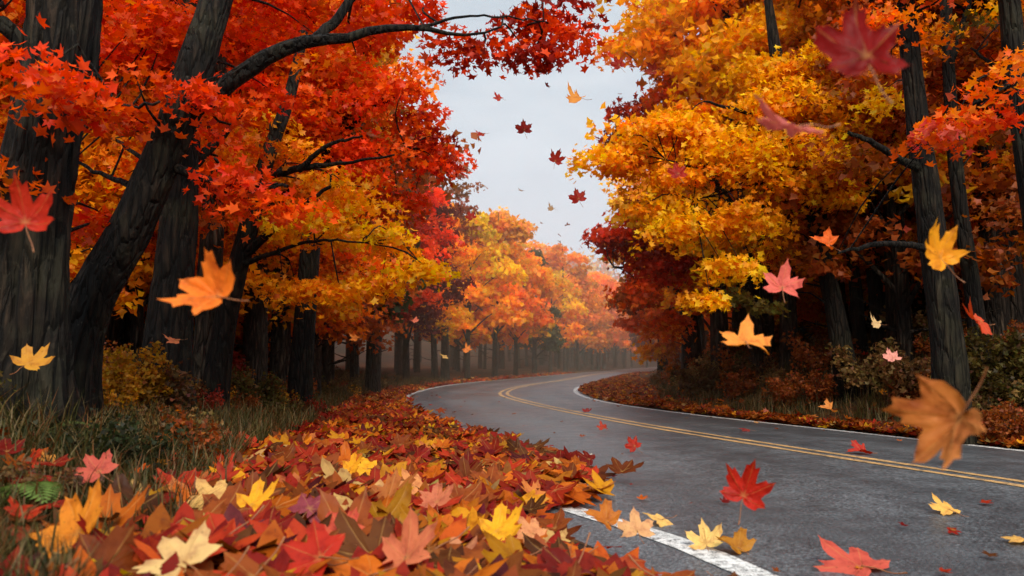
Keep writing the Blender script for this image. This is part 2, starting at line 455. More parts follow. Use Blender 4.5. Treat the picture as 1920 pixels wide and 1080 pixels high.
def join(parts):
    V, F, C, n = [], [], [], 0
    for v, f, c in parts:
        V.append(v); F.append(f + n); C.append(c); n += len(v)
    return np.concatenate(V), np.concatenate(F), np.concatenate(C)

def leaf_cloud(SCn, SR, SColor, per, size, tm, r, flat=.30, tilt=.75, fill=1.0):
    """sprays -> leaves. SCn (S,3), SR (S,), SColor (S,3)"""
    S = len(SCn); idx = np.repeat(np.arange(S), per); n = len(idx)
    rad = np.sqrt(r.random(n)); an = r.random(n) * 2 * math.pi
    Rr = SR[idx]
    off = np.stack([np.cos(an) * rad * Rr, np.sin(an) * rad * Rr, r.normal(size=n) * flat * Rr * .6 - .32 * rad * rad * Rr], 1)
    C = SCn[idx] + off
    nr = r.normal(size=(n, 3)) * tilt; nr[:, 2] += .75
    nr[:, :2] += off[:, :2] / Rr[:, None] * .5
    c = SColor[idx] * (1 + r.normal(size=(n, 1)) * .13)
    hue = r.normal(size=n) * .16
    c = c * np.stack([np.ones(n), 1 + hue, np.ones(n)], 1)
    return scatter(tm, C, nr, size * (.7 + .6 * r.random(n)), np.clip(c, .004, .95), r=r)

def ell_pts(r, n, c, rad, shell=.55):
    d = r.normal(size=(n, 3)); d /= np.linalg.norm(d, axis=1)[:, None]
    rr_ = (shell + (1 - shell) * r.random(n)) ** .8 * (r.random(n) ** .25)
    return np.asarray(c) + d * rr_[:, None] * np.asarray(rad)

# ------------------------------------------------------------------ trees modelled one by one
def fractal(v, s, o=4):
    return mnoise.fractal(Vector(v) * s, 1.0, 2.0, o)

def big_trunk(mb, pts, rad, n, sides, ridge, flare=.0, seed=0):
    P = smooth_path(np.column_stack([np.asarray(pts, float), np.asarray(rad, float)]), n)
    L = np.concatenate([[0], np.cumsum(np.linalg.norm(np.diff(P[:, :3], axis=0), axis=1))])
    an = np.linspace(0, 2 * math.pi, sides, endpoint=False)
    Rm = np.zeros((n, sides))
    for i in range(n):
        fl = flare * math.exp(-L[i] / .38)
        for j in range(sides):
            cx, cy = math.cos(an[j]), math.sin(an[j])
            f1 = mnoise.noise(Vector((cx * 3.2 + seed, cy * 3.2, L[i] * .8)))
            f2 = mnoise.noise(Vector((cx * 9 + seed, cy * 9, L[i] * 1.6)))
            f3 = abs(mnoise.noise(Vector((cx * 16, cy * 16 + seed, L[i] * 2.6))))
            Rm[i, j] = P[i, 3] * (1 + .10 * f1 + ridge * (f2 - .9 * f3) + fl * (.8 + .6 * math.sin(an[j] * 5 + seed)))
    mb.add(*tube_arrays(P[:, :3], Rm, sides)); return P

def trunk_pts(spec, base_drop=.25):
    """spec: (px,py,Y,width_px) from base upwards -> points, radii; first point is set down onto the ground"""
    P = [at(*s[:3]) for s in spec]; rad = [s[3] * s[2] / F_PX / 2 for s in spec]
    P[0][2] = min(P[0][2], float(H(P[0][0], P[0][1]))) - base_drop
    return P, rad

def bespoke(name, label, trunk, limbs, clumps, bark, leaf=.115, per=60, spray=.42, tm=T_STAR, ridge=.06, sides=16, rings=30, flare=.5, seed=1, dens=1.0, group=None, twigs=True, more=()):
    r = np.random.default_rng(seed)
    P, rad = trunk_pts(trunk)
    base = np.array((P[0][0], P[0][1], float(H(P[0][0], P[0][1]))))
    root = empty(name, tuple(base)); tag(root, label, 'tree', group)
    mb = MB()
    sk = [big_trunk(mb, P, rad, rings, sides, ridge, flare, seed)]
    for t2 in more:
        q, ra = trunk_pts(t2); sk.append(big_trunk(mb, q, ra, rings, sides, ridge * .55, 0, seed + 9))
    for lm in limbs:
        q = [at(*s[:3]) for s in lm]; ra = [s[3] * s[2] / F_PX / 2 for s in lm]
        q = np.array(q); 
        n = 18
        Pq = smooth_path(np.column_stack([q, ra]), n)
        Pq[1:-1, :3] += r.normal(size=(n - 2, 3)) * .012 * np.linspace(.3, 1, n - 2)[:, None]
        mb.add(*tube_arrays(Pq[:, :3], np.maximum(Pq[:, 3], .003), 8)); sk.append(Pq)
    skel = np.concatenate(sk)
    SCn, SR, SCol = [], [], []
    for cl in clumps:
        px, py, Y, rx, ry_, dep, col, k = cl
        c = at(px, py, Y); rw = (rx * Y / F_PX, dep, ry_ * Y / F_PX)
        n = max(3, int(k * dens * (rw[0] * rw[2] * (1 + .6 * dep)) / (spray * spray) * 3.2))
        p = ell_pts(r, n, c, rw, .3)
        cols = np.array(col, float).reshape(-1, 3)
        ci = cols[r.integers(0, len(cols), n)] * (.72 + .5 * r.random((n, 1)))
        SCn.append(p); SR.append(spray * (.6 + .7 * r.random(n))); SCol.append(ci)
    if SCn:
        SCn = np.concatenate(SCn); SR = np.concatenate(SR); SCol = np.concatenate(SCol)
        if twigs:
            for i in range(0, len(SCn), 2):
                e = SCn[i]; d2 = np.linalg.norm(skel[:, :3] - e - np.array((0, 0, -.3)), axis=1); s = skel[np.argmin(d2)]
                if d2.min() > 3.2: continue
                m_ = (s[:3] + e) / 2 + r.normal(size=3) * .12 + np.array((0, 0, .10))
                mb.tube([s[:3], m_, e], [min(s[3] * .5, .022), .011, .004], 6, 4)
    tr = link('trunk', mb.mesh('trunk'), bark, root); tr.matrix_parent_inverse = Matrix.Translation(-Vector(base))
    if len(SCn):
        V, F, C = leaf_cloud(SCn, SR, SCol, per, leaf, tm, r)
        cr = link('crown', new_mesh('crown', V, F, np.full(len(F), 3), cols=C), M_CROWN, root); cr.matrix_parent_inverse = Matrix.Translation(-Vector(base))
    return root

# left side
bespoke('maple_tree', 'massive furrowed old trunk cut by the left edge, orange red leaves across it',
    [(40, 690, 5.4, 190), (52, 560, 5.4, 140), (62, 420, 5.4, 130), (82, 260, 5.4, 124), (112, 110, 5.4, 128), (128, -30, 5.4, 122), (140, -260, 5.4, 110)],
    [[(75, 150, 5.4, 50), (30, 70, 5.3, 34), (-40, 10, 5.2, 26)], [(105, 190, 5.3, 24), (190, 205, 5.1, 10), (300, 190, 4.9, 5)]],
    [(60, 130, 4.7, 90, 38, .3, [ORR, RED, ORG], 1.0), (150, 185, 4.8, 70, 26, .25, [ORR, RED], .7), (-40, 300, 5.0, 60, 90, .4, [ORR, ORG], .8), (40, -90, 5.6, 300, 100, 1.2, [RED, ORR, ORG], .9),
     (240, 200, 6.4, 120, 55, .5, [RED, ORR], .9), (170, 415, 6.6, 60, 30, .3, [RED, ORR], .7)],
    M_BARK_OLD, leaf=.10, spray=.34, per=55, ridge=.17, sides=80, rings=110, flare=.5, seed=3)

bespoke('maple_tree', 'dark leaning maple whose long branch reaches over the road under red leaves',
    [(120, 670, 6.5, 110), (160, 585, 6.5, 84), (245, 430, 6.5, 74), (318, 265, 6.5, 70), (355, 160, 6.5, 70), (400, 20, 6.6, 62), (440, -120, 6.8, 52)],
    [[(345, 215, 6.5, 40), (400, 180, 6.4, 36), (490, 112, 6.3, 32), (580, 76, 6.3, 25), (640, 70, 6.3, 20), (720, 54, 6.4, 16), (780, 52, 6.5, 12), (850, 64, 6.6, 7), (940, 50, 6.8, 4)],
     [(590, 76, 6.3, 22), (640, 25, 6.4, 18), (690, -60, 6.5, 12)], [(330, 315, 6.5, 20), (420, 345, 6.4, 12), (540, 350, 6.3, 6)], [(280, 360, 6.5, 18), (200, 330, 6.9, 9), (120, 300, 7.2, 5)],
     [(780, 52, 6.5, 8), (880, 30, 6.6, 5), (1020, 40, 6.8, 3)]],
    [(330, 40, 7.6, 220, 90, .8, [RED, ORR, RED], 1.0), (560, 20, 7.8, 230, 70, .8, [RED, ORR, ORG], 1.0), (330, 150, 6.0, 120, 45, .3, [RED, ORR], .9), (470, 190, 7.6, 130, 70, .6, [RED, ORR], .9),
     (760, 25, 7.2, 150, 55, .6, [RED, RED, DRED], .9), (860, 105, 7.2, 90, 38, .4, [RED, DRED, RED], .75), (950, 30, 7.3, 80, 40, .4, [DRED, RED], .7), (1030, 25, 7.3, 50, 40, .3, [RED, DRED], .55), (985, 100, 7.2, 30, 28, .2, [DRED, RED], .5), (1062, 62, 7.3, 16, 18, .1, [RED], .6),
     (440, 345, 6.4, 110, 28, .3, [RED, ORR], .9), (540, 382, 6.2, 90, 34, .3, [RED, RED, ORR], 1.1), (390, 250, 7.2, 100, 60, .5, [ORR, RED], .8), (640, 130, 7.8, 110, 50, .6, [ORR, RED, ORG], .8),
     (230, 90, 7.8, 130, 80, .7, [RED, ORR], 1.0), (500, -130, 7.8, 500, 80, 1.5, [RED, ORR], .7)],
    M_BARK, leaf=.088, spray=.36, per=74, ridge=.10, sides=48, rings=80, flare=.4, seed=5)

bespoke('maple_tree', 'tall scarlet maple behind the leaning trunk, its crown against the sky',
    [(560, 690, 13, 46), (575, 560, 13, 40), (590, 400, 13, 36), (640, 230, 13, 28), (690, 80, 13, 18)],
    [[(592, 390, 13, 20), (650, 300, 12.7, 15), (760, 280, 12.5, 7)], [(630, 260, 13, 16), (720, 190, 12.8, 10), (790, 170, 12.8, 5)], [(600, 340, 13, 14), (540, 250, 13, 9), (500, 180, 13, 5)]],
    [(680, 170, 12.6, 130, 90, 1.1, [ORR, RED, ORG], 1.1), (770, 215, 12.6, 70, 65, .9, [RED, ORR, DRED], 1.1), (800, 300, 13, 60, 60, .9, [RED, DRED, RED], 1.1), (700, 300, 12.4, 100, 60, .9, [ORR, RED], 1.0),
     (600, 230, 12.8, 100, 90, 1., [ORG, ORR], 1.0), (760, 360, 13.5, 90, 50, .8, [ORR, RUST, RED], .9), (560, 110, 13, 160, 110, 1.2, [ORR, ORG, RED], 1.0), (700, 40, 12.6, 130, 70, 1, [ORR, RED], .9), (480, 230, 13, 90, 90, 1, [ORG, ORR], .9)],
    M_BARK, leaf=.115, spray=.5, per=92, seed=7, sides=14)

bespoke('maple_tree', 'golden yellow maple with a leaning trunk, leaves hanging low by the left verge',
    [(398, 700, 10.5, 52), (425, 590, 10.5, 42), (465, 430, 10.5, 36), (500, 300, 10.5, 30), (540, 190, 10.6, 24), (570, 60, 10.7, 16)],
    [[(452, 485, 10.5, 20), (500, 440, 10.3, 16), (530, 408, 10.1, 11), (620, 350, 10, 7)], [(445, 500, 10.5, 14), (510, 475, 10.2, 9), (590, 452, 9.9, 6), (680, 455, 9.6, 3)],
     [(500, 330, 10.5, 18), (570, 315, 10.3, 13), (650, 305, 10.1, 7), (740, 290, 10, 4)], [(560, 320, 10.3, 12), (620, 270, 10.1, 8), (680, 255, 10, 4)]],
    [(600, 430, 10.2, 110, 55, .7, [YEL, GOLD, YEL], 1.1), (700, 455, 9.8, 80, 42, .5, [YEL, YEL, GOLD], 1.2), (770, 500, 9.7, 48, 30, .3, [YEL, YEL], 1.3), (650, 530, 10, 120, 36, .5, [YEL, GOLD, GOLD], 1.1), (560, 545, 10.3, 110, 34, .6, [GOLD, ORG], .8),
     (640, 350, 10.6, 90, 50, .6, [YEL, GOLD], .9), (560, 320, 11, 80, 60, .6, [GOLD, ORG], .8), (510, 440, 11, 80, 70, .6, [GOLD, ORG, RUST], .7), (500, 270, 11, 90, 60, .6, [ORG, GOLD], .8)],
    M_BARK, leaf=.105, spray=.40, per=90, seed=11, sides=16)

bespoke('maple_tree', 'thick straight dark trunk standing between the leaning maple and the yellow one',
    [(308, 690, 9, 98), (318, 600, 9, 78), (332, 450, 9, 70), (342, 300, 9, 64), (350, 120, 9, 56), (356, -100, 9, 40)],
    [[(340, 330, 9, 26), (420, 250, 9.3, 14), (480, 180, 9.5, 6)], [(338, 380, 9, 18), (270, 300, 9.3, 10), (210, 260, 9.5, 5)]],
    [(390, 400, 9.6, 110, 40, .5, [ORG, ORR, RUST], .7), (250, 300, 10, 120, 70, .8, [ORG, ORR, GOLD], .8), (430, 290, 10, 90, 60, .7, [ORG, ORR], .8), (350, -40, 9.4, 300, 90, 1.2, [ORR, RED], .7)],
    M_BARK, leaf=.115, spray=.42, per=55, seed=13, sides=24, rings=50, ridge=.12)
bespoke('maple_tree', 'slimmer dark trunk just right of the thick straight one, rust coloured leaves above',
    [(386, 690, 11.5, 56), (392, 560, 11.5, 46), (400, 400, 11.5, 42), (408, 200, 11.5, 34), (412, 0, 11.5, 24)],
    [[(400, 400, 11.5, 16), (450, 320, 11.7, 9), (500, 290, 12, 4)]],
    [(400, 330, 12, 100, 60, .7, [RUST, ORG, GOLD], .8), (330, 250, 12, 120, 90, 1, [ORG, ORR], .8), (440, 60, 12, 160, 110, 1.2, [ORR, RED], .8)],
    M_BARK_GREY, leaf=.13, spray=.45, per=50, seed=17)

# right side
bespoke('maple_tree', 'broad bright yellow maple leaning out over the far lane',
    [(1592, 690, 14, 48), (1567, 590, 14, 36), (1545, 490, 14, 32), (1522, 385, 14, 30), (1492, 270, 14, 27), (1460, 130, 14, 26), (1440, 0, 14, 16)],
    [[(1522, 400, 14, 18), (1498, 362, 13.8, 15), (1440, 340, 13.5, 11), (1340, 322, 13.2, 6), (1250, 300, 13, 3)], [(1520, 410, 14, 12), (1460, 380, 13.7, 8), (1420, 378, 13.5, 4)], [(1440, 340, 13.5, 7), (1380, 355, 13.3, 5), (1300, 375, 13, 3)],
     [(1500, 290, 14, 16), (1420, 220, 13.6, 10), (1320, 190, 13.3, 4)], [(1535, 440, 14, 14), (1575, 330, 14, 10), (1600, 220, 14, 5)]],
    [(1300, 250, 13.2, 120, 55, .8, [YEL, YEL, GOLD], 1.1), (1440, 200, 13.4, 120, 70, .9, [YEL, YEL, GOLD], 1.1), (1190, 262, 13.4, 60, 38, .5, [YEL, ORG, GOLD], 1.0), (1160, 300, 13.2, 75, 40, .5, [GOLD, ORG], 1.0), (1260, 330, 13, 90, 42, .6, [YEL, GOLD], 1.0),
     (1350, 410, 12.6, 90, 50, .6, [YEL, GOLD], 1.0), (1240, 385, 12.8, 55, 28, .4, [YEL, GOLD], 1.0), (1360, 500, 12.3, 65, 40, .5, [YEL, YEL], 1.1), (1330, 545, 12, 42, 28, .3, [YEL, GOLD], 1.2), (1480, 320, 13.2, 110, 70, .9, [GOLD, YEL], 1.0), (1560, 230, 13.6, 90, 80, .9, [YEL, GOLD], .8),
     (1440, 120, 13.8, 90, 40, .7, [YEL], 1.0), (1400, 290, 12.8, 100, 60, .8, [YEL, YEL, GOLD], 1.0), (1255, 420, 12.6, 60, 36, .5, [YEL, GOLD], .9), (1570, 340, 13.2, 80, 60, .7, [YEL, GOLD], .8), (1430, 420, 13.2, 60, 40, .6, [YEL, GOLD], .7), (1500, 130, 13.6, 110, 60, .8, [YEL, YEL, GOLD], 1.0), (1410, 560, 13.8, 60, 36, .6, [GOLD, OLIVE], .6), (1470, 470, 14.6, 60, 55, .6, [GOLD, YEL], .6), (1120, 295, 13.2, 34, 24, .3, [GOLD, YEL], .9)],
    M_BARK, leaf=.115, spray=.45, per=112, dens=1.2, seed=21, sides=20, rings=40, flare=.3)

bespoke('maple_tree', 'tall orange and maroon maple rising behind the bright yellow one',
    [(1400, 680, 20, 50), (1390, 500, 20, 42), (1370, 300, 20, 32), (1340, 120, 20, 22), (1320, -60, 20, 12)],
    [[(1370, 300, 20, 16), (1300, 200, 19.5, 10), (1230, 150, 19, 5)], [(1350, 170, 20, 12), (1280, 80, 19.5, 6), (1200, 60, 19.5, 3)]],
    [(1280, 140, 18.5, 75, 60, 1.2, [ORG, ORR], 1.2), (1250, 190, 18.5, 60, 45, 1, [ORG, ORR], 1.1), (1170, 215, 19.5, 50, 45, .9, [DRED, RUST, RED], 1.0), (1150, 260, 20, 45, 30, .8, [DRED, RUST], .8), (1330, 40, 18.6, 130, 60, 1.4, [YEL, GOLD, GOLD], 1.0), (1200, 60, 18.6, 60, 50, 1, [GOLD, YEL], .7), (1160, 90, 19, 30, 25, .6, [GOLD, ORG], .3), (1250, 80, 18.4, 70, 50, 1, [GOLD, YEL, ORG], .8), (1390, 130, 18, 80, 60, 1.1, [YEL, GOLD], .9), (1240, 20, 19.6, 70, 40, 1, [GOLD, YEL], .7), (1330, 300, 20, 120, 80, 1.4, [GOLD, YEL], .8)],
    M_BARK_GREY, leaf=.16, spray=.62, per=110, seed=23, tm=T_STAR)

bespoke('maple_tree', 'golden tree with bare upper boughs at the top of the right bank',
    [(1690, 690, 17, 40), (1680, 500, 17, 36), (1660, 300, 17, 30), (1630, 120, 17, 22), (1600, -60, 17, 12)],
    [[(1650, 240, 17, 14), (1560, 120, 16.5, 8), (1480, 60, 16, 4)], [(1660, 300, 17, 12), (1720, 180, 17, 7), (1760, 80, 17, 3)]],
    [(1450, 50, 15.6, 110, 60, 1.1, [GOLD, YEL, YEL], 1.2), (1570, 60, 16, 100, 60, 1.1, [GOLD, YEL], 1.0), (1700, 160, 16.5, 90, 70, 1, [GOLD, ORG], .7), (1620, 330, 16.5, 110, 80, 1.1, [GOLD, ORG, OLIVE], .8), (1560, 470, 16, 80, 45, .8, [GOLD, RUST], .6)],
    M_BARK_GREY, leaf=.135, spray=.5, per=110, seed=25)

bespoke('maple_tree', 'dark red spreading maple low over the inside of the bend',
    [(1300, 690, 21, 46), (1294, 620, 21, 34), (1280, 520, 21, 28), (1250, 430, 21, 18), (1215, 370, 21, 9)],
    [[(1285, 560, 21, 14), (1220, 510, 20.5, 8), (1150, 500, 20, 4)], [(1275, 500, 21, 14), (1330, 430, 20.6, 8), (1370, 400, 20.5, 4)]],
    [(1190, 440, 20, 70, 48, 1.1, [DRED, RED, RED], 1.15), (1130, 440, 20, 40, 26, .6, [DRED, RED], 1.0), (1240, 500, 19.4, 90, 45, 1.1, [RED, ORR, DRED], 1.1), (1300, 440, 19.4, 70, 50, 1, [ORR, RED, ORR], 1.1), (1180, 550, 19.6, 70, 36, .9, [ORR, RUST, ORR], 1.0), (1320, 540, 19.5, 60, 40, .9, [ORG, ORR], .9), (1195, 390, 20.5, 40, 30, .8, [DRED, RED], 1.0), (1255, 600, 20, 60, 30, .8, [ORG, ORR], .9)],
    M_BARK_GREY, leaf=.16, spray=.55, per=110, seed=27)

bespoke('maple_tree', 'orange maple drooping beside the road where it disappears round the bend',
    [(1245, 690, 33, 26), (1243, 620, 33, 22), (1235, 560, 33, 18), (1225, 480, 33, 10)],
    [[(1240, 600, 33, 9), (1200, 570, 32, 5), (1160, 560, 32, 3)]],
    [(1210, 600, 32, 45, 36, 1.2, [ORG, ORR], 1.1), (1235, 640, 32, 36, 34, 1, [ORG, GOLD], 1.1), (1175, 570, 32, 34, 24, .8, [ORG, RUST], 1.0), (1240, 540, 33, 60, 60, 1.4, [ORG, ORR, RUST], 1.0), (1215, 660, 32, 22, 22, .6, [ORG, GOLD], .8)],
    M_BARK_GREY, leaf=.26, spray=.6, per=50, seed=29)

bespoke('maple_tree', 'stout dark maple on the right bank with orange red boughs sweeping in',
    [(1785, 690, 10, 68), (1770, 590, 10, 56), (1748, 440, 10, 50), (1730, 300, 10, 44), (1712, 150, 10, 37), (1698, 0, 10, 32), (1690, -150, 10, 36)],
    [[(1735, 320, 10, 22), (1690, 300, 9.8, 15), (1640, 270, 9.6, 12), (1590, 248, 9.5, 7)], [(1755, 470, 10, 18), (1700, 458, 9.6, 12), (1620, 462, 9.2, 9), (1570, 475, 9, 4)], [(1725, 260, 10, 16), (1820, 200, 9, 10), (1940, 130, 8, 6)]],
    [(1830, 205, 7.6, 110, 40, .4, [ORR, RED, ORG], .9), (1900, 140, 7.4, 60, 55, .4, [ORR, ORG], .8), (1760, 240, 7.8, 50, 26, .3, [ORR, CORAL], .7), (1640, 40, 9.4, 90, 45, .5, [ORR, ORG], .9), (1770, -60, 9.6, 260, 60, 1.2, [ORG, ORR], .8), (1730, 60, 11, 80, 70, .8, [ORG, GOLD], .5), (1640, 190, 11, 60, 50, .6, [GOLD, YEL], .6)],
    M_BARK, leaf=.105, spray=.36, per=55, seed=31, sides=28, rings=50, ridge=.12, flare=.3)

bespoke('maple_tree', 'slender dark trunk close behind the stout maple on the right bank',
    [(1842, 690, 12, 38), (1826, 560, 12, 30), (1802, 400, 12, 27), (1786, 250, 12, 25), (1777, 100, 12, 22), (1770, -100, 12, 22)],
    [[(1776, 140, 12, 16), (1800, 60, 12, 12), (1825, -20, 12, 8)], [(1785, 250, 12, 12), (1850, 170, 12, 7), (1900, 130, 12, 3)]],
    [(1850, 60, 13, 90, 60, .8, [GOLD, ORG, RUST], .6), (1860, 330, 13, 90, 60, .8, [GOLD, ORG], .6), (1800, -60, 13, 160, 60, 1.0, [GOLD, ORG], .7)],
    M_BARK, leaf=.13, spray=.42, per=50, seed=33)

bespoke('maple_tree', 'pair of straight dark stems between the yellow maple and the stout one',
    [(1658, 690, 15, 42), (1650, 600, 15, 34), (1634, 440, 15, 31), (1620, 300, 15, 28), (1606, 150, 15, 24), (1596, -40, 15, 18)],
    [[(1625, 360, 15, 16), (1580, 300, 14.8, 10), (1560, 240, 14.6, 4)]],
    [(1640, 240, 15, 90, 70, .9, [GOLD, YEL, OLIVE], .6), (1600, 400, 15.4, 70, 50, .7, [GOLD, OLIVE], .5)],
    M_BARK, leaf=.14, spray=.45, per=50, seed=35, more=([(1618, 690, 15.4, 26), (1606, 560, 15.4, 23), (1592, 420, 15.4, 21), (1580, 300, 15.4, 19), (1566, 140, 15.4, 16)],))

bespoke('maple_tree', 'trunk at the upper right edge under brown gold leaves',
    [(1985, 690, 9.5, 70), (1960, 500, 9.5, 56), (1930, 300, 9.5, 50), (1905, 120, 9.5, 42), (1890, -20, 9.5, 38), (1880, -160, 9.5, 30)],
    [[(1915, 200, 9.5, 18), (1860, 120, 9.8, 8), (1820, 90, 10, 4)]],
    [(1850, 70, 10.5, 80, 50, .6, [GOLD, RUST, OLIVE], .6), (1900, -60, 10, 120, 60, .8, [GOLD, ORG], .6), (1900, 400, 11, 60, 50, .6, [GOLD, RUST], .5)],
    M_BARK, leaf=.115, spray=.4, per=45, seed=37)

# ------------------------------------------------------------------ forest trees: prototypes, then copies
def proto(seed, h, z0, rmax, nspray, per, leaf, tm, spray, conic=False):
    r = np.random.default_rng(seed)
    mb = MB()
    lean = r.normal(size=2) * .35
    tp = [(0, 0, -.4), (lean[0] * .2, lean[1] * .2, h * .25), (lean[0] * .6, lean[1] * .6, h * .55), (lean[0], lean[1], h * .97)]
    P = mb.tube(tp, [.22 * h / 11, .155 * h / 11, .11 * h / 11, .02], 22, 9)
    big = []
    nb = 15
    for i in range(nb):
        z = z0 + (h * .93 - z0) * (i + r.random()) / nb
        u = (z - z0) / (h - z0)
        rr_ = rmax * ((1 - u) if conic else math.sin(math.pi * min(1, .22 + u * .80)) ** .7) * (.75 + .4 * r.random())
        an = i * 2.4 + r.random()
        e = np.array((math.cos(an) * rr_ * .72 + lean[0] * u, math.sin(an) * rr_ * .72 + lean[1] * u, z + rr_ * .12))
        s = P[np.argmin(abs(P[:, 2] - (z - rr_ * .45)))]
        mb.tube([s[:3], (s[:3] + e) / 2 + (0, 0, .15), e], [s[3] * .55, s[3] * .3, .012], 8, 5)
        big.append((e, rr_))
    SCn, SR, SV = [], [], []
    for e, rr_ in big:
        n = max(3, int(nspray / nb * (.5 + rr_ / rmax)))
        p = ell_pts(r, n, e, (rr_ * .55 + .2, rr_ * .55 + .2, .32 * rr_ + .22), .2)
        SCn.append(p); SR.append(spray * (.6 + .7 * r.random(n)))
        v = .8 + .4 * r.random(); hg = 1 + r.normal() * .15
        SV.append(np.stack([np.full(n, v), np.full(n, v * hg), np.full(n, v)], 1) * (.75 + .5 * r.random((n, 1))))
    for j in range(5):       # dead stubs and low twigs
        z = z0 * (.35 + .6 * r.random()); an = r.random() * 6.28; s = P[np.argmin(abs(P[:, 2] - z))]
        l = .5 + r.random() * .9
        mb.tube([s[:3], s[:3] + np.array((math.cos(an) * l * .5, math.sin(an) * l * .5, .1)), s[:3] + np.array((math.cos(an) * l, math.sin(an) * l, .35 * r.random()))], [.03, .018, .005], 5, 4)
    V, F, C = leaf_cloud(np.concatenate(SCn), np.concatenate(SR), np.clip(np.concatenate(SV), .3, 1.4) * .66, per, leaf, tm, r, tilt=.8)
    C = np.clip(C * 1.5, 0, 1.5)
    tr = mb.mesh('trunk'); tr.materials.append(M_BARK_GREY)
    cr = new_mesh('crown', V, F, np.full(len(F), 3), cols=C); cr.materials.append(M_CROWN)
    return tr, cr

MID = [proto(201 + i, h, z0, rm, 150, 50, .20, T_TRI5, .62) for i, (h, z0, rm) in enumerate([(11.5, 3.0, 3.0), (10.2, 2.5, 2.9), (12.5, 3.6, 2.7), (9.2, 2.2, 2.8)])]
FAR = [proto(301 + i, h, z0, rm, 120, 40, .34, T_QUAD, .75) for i, (h, z0, rm) in enumerate([(11.5, 3.0, 3.2), (10.4, 2.6, 3.0), (12.6, 3.8, 2.9), (9.4, 2.3, 3.0)])]
CON = [proto(351, 11.0, 2.2, 2.4, 170, 60, .26, T_QUAD, .6, True)]

CNAME = {'yellow': YEL, 'golden': GOLD, 'orange': ORG, 'flame orange': ORR, 'scarlet': RED, 'dark red': DRED, 'maroon': MAR, 'rust brown': RUST, 'dull green': GREEN}
tr_rng = random.Random(5)
def forest_tree(x, y, colour, label, group, P, s=1.0, jit=.12):
    me_t, me_c = P
    o = empty('forest_tree', (x, y, float(H(x, y))), tr_rng.random() * 6.28)
    sc = s * tr_rng.uniform(.9, 1.12); o.scale = (sc, sc, sc * tr_rng.uniform(.95, 1.08))
    tag(o, label, 'tree', group)
    link('trunk', me_t, None, o)
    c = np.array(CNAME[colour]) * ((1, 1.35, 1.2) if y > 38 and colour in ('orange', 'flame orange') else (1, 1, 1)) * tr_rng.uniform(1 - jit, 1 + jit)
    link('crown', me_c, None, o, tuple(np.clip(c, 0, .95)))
    return o

# front row on the left, each with its colour
front = [(15.5, 3.0, 'orange', 0, 'orange tree in the left front row, nearest behind the scarlet maple'),
 (19.0, 2.4, 'rust brown', 2, 'rust brown tree in the left front row, behind the low yellow leaves'),
 (22.5, 2.2, 'dull green', 'c', 'dull green tree in the left front row, beside the tip of the yellow boughs'),
 (26.0, 1.9, 'dark red', 3, 'dark red tree in the left front row, next to the dull green one'),
 (29.5, 1.9, 'scarlet', 0, 'scarlet tree at the left front row, its crown reaching highest by the sky gap'),
 (34.0, 1.6, 'maroon', 1, 'maroon tree in the left front row, where the white edge line curls back'),
 (39.0, 1.5, 'golden', 0, 'golden tree in the left front row, next after the maroon one'),
 (44.5, 1.5, 'yellow', 1, 'yellow tree in the left front row, opposite the tightest bend'),
 (50.5, 1.5, 'orange', 1, 'orange tree just past the yellow one beyond the bend'),
 (57.0, 1.6, 'golden', 3, 'golden tree past the orange one beyond the bend'),
 (64.0, 1.7, 'dull green', 'c', 'grey green tree standing in the mist between golden and yellow crowns'),
 (71.0, 1.7, 'yellow', 1, 'yellow tree in the mist just after the grey green one'),
 (79.0, 1.7, 'orange', 2, 'orange tree in the mist just after the yellow one'),
 (88.0, 1.8, 'orange', 0, 'misty orange tree above the far end of the road'),
 (99.0, 1.8, 'golden', 3, 'misty golden tree above the far end of the road'),
 (112., 2.0, 'orange', 1, 'faint orange tree deepest in the mist at the road end')]
for y, off, colr, k, lab in front:
    P = CON[0] if k == 'c' else (MID[k] if y < 40 else FAR[k])
    forest_tree(float(xL(y)) - off, y, colr, lab, 'front row of trees along the left of the bend', P, 1.0 if y < 31 else .92 if y < 62 else 1.0 if y < 90 else 1.2)

SPARSE = proto(371, 12.6, 7.0, 2.0, 110, 16, .22, T_TRI5, .5)
forest_tree(float(xL(42)) - 1.9, 42, 'rust brown', 'thin half bare brown tree standing up into the sky gap above the maroon tree', None, SPARSE, 1.02)
for k, (x_, y_, c_) in enumerate([(13.5, 118, 'orange'), (16.5, 128, 'golden'), (19.5, 138, 'golden'), (22.5, 150, 'orange'), (11.2, 104, 'orange'), (27, 160, 'golden'), (33, 172, 'orange'), (9, 110, 'golden'), (5, 118, 'orange')]):
    forest_tree(x_, y_, c_, 'faint ' + c_ + ' tree closing off the view where the road vanishes', c_ + ' trees where the road vanishes', FAR[k % 4], 1.15)
for i, (px, Y, c) in enumerate([(1352, 18.5, 'golden'), (1432, 17.5, 'yellow'), (1478, 16.5, 'golden'), (1690, 14.5, 'golden'), (1722, 17, 'orange'), (1868, 13.5, 'golden'), (1905, 15.5, 'golden'), (1845, 17.5, 'yellow')]):
    p = at(px, 680, Y); forest_tree(p[0], Y, c, f'slender straight dark stem with thin {c} top on the right bank', f'slender stems with {c} tops on the right bank', SPARSE, .9)
for i, (px, Y, c) in enumerate([(188, 13, 'orange'), (236, 15, 'golden'), (480, 15, 'golden'), (528, 16.5, 'orange'), (585, 17.5, 'golden'), (700, 24, 'golden')]):
    p = at(px, 680, Y); forest_tree(p[0], Y, c, f'slender straight dark stem with thin {c} top on the left bank', f'slender stems with {c} tops on the left bank', SPARSE, .9)
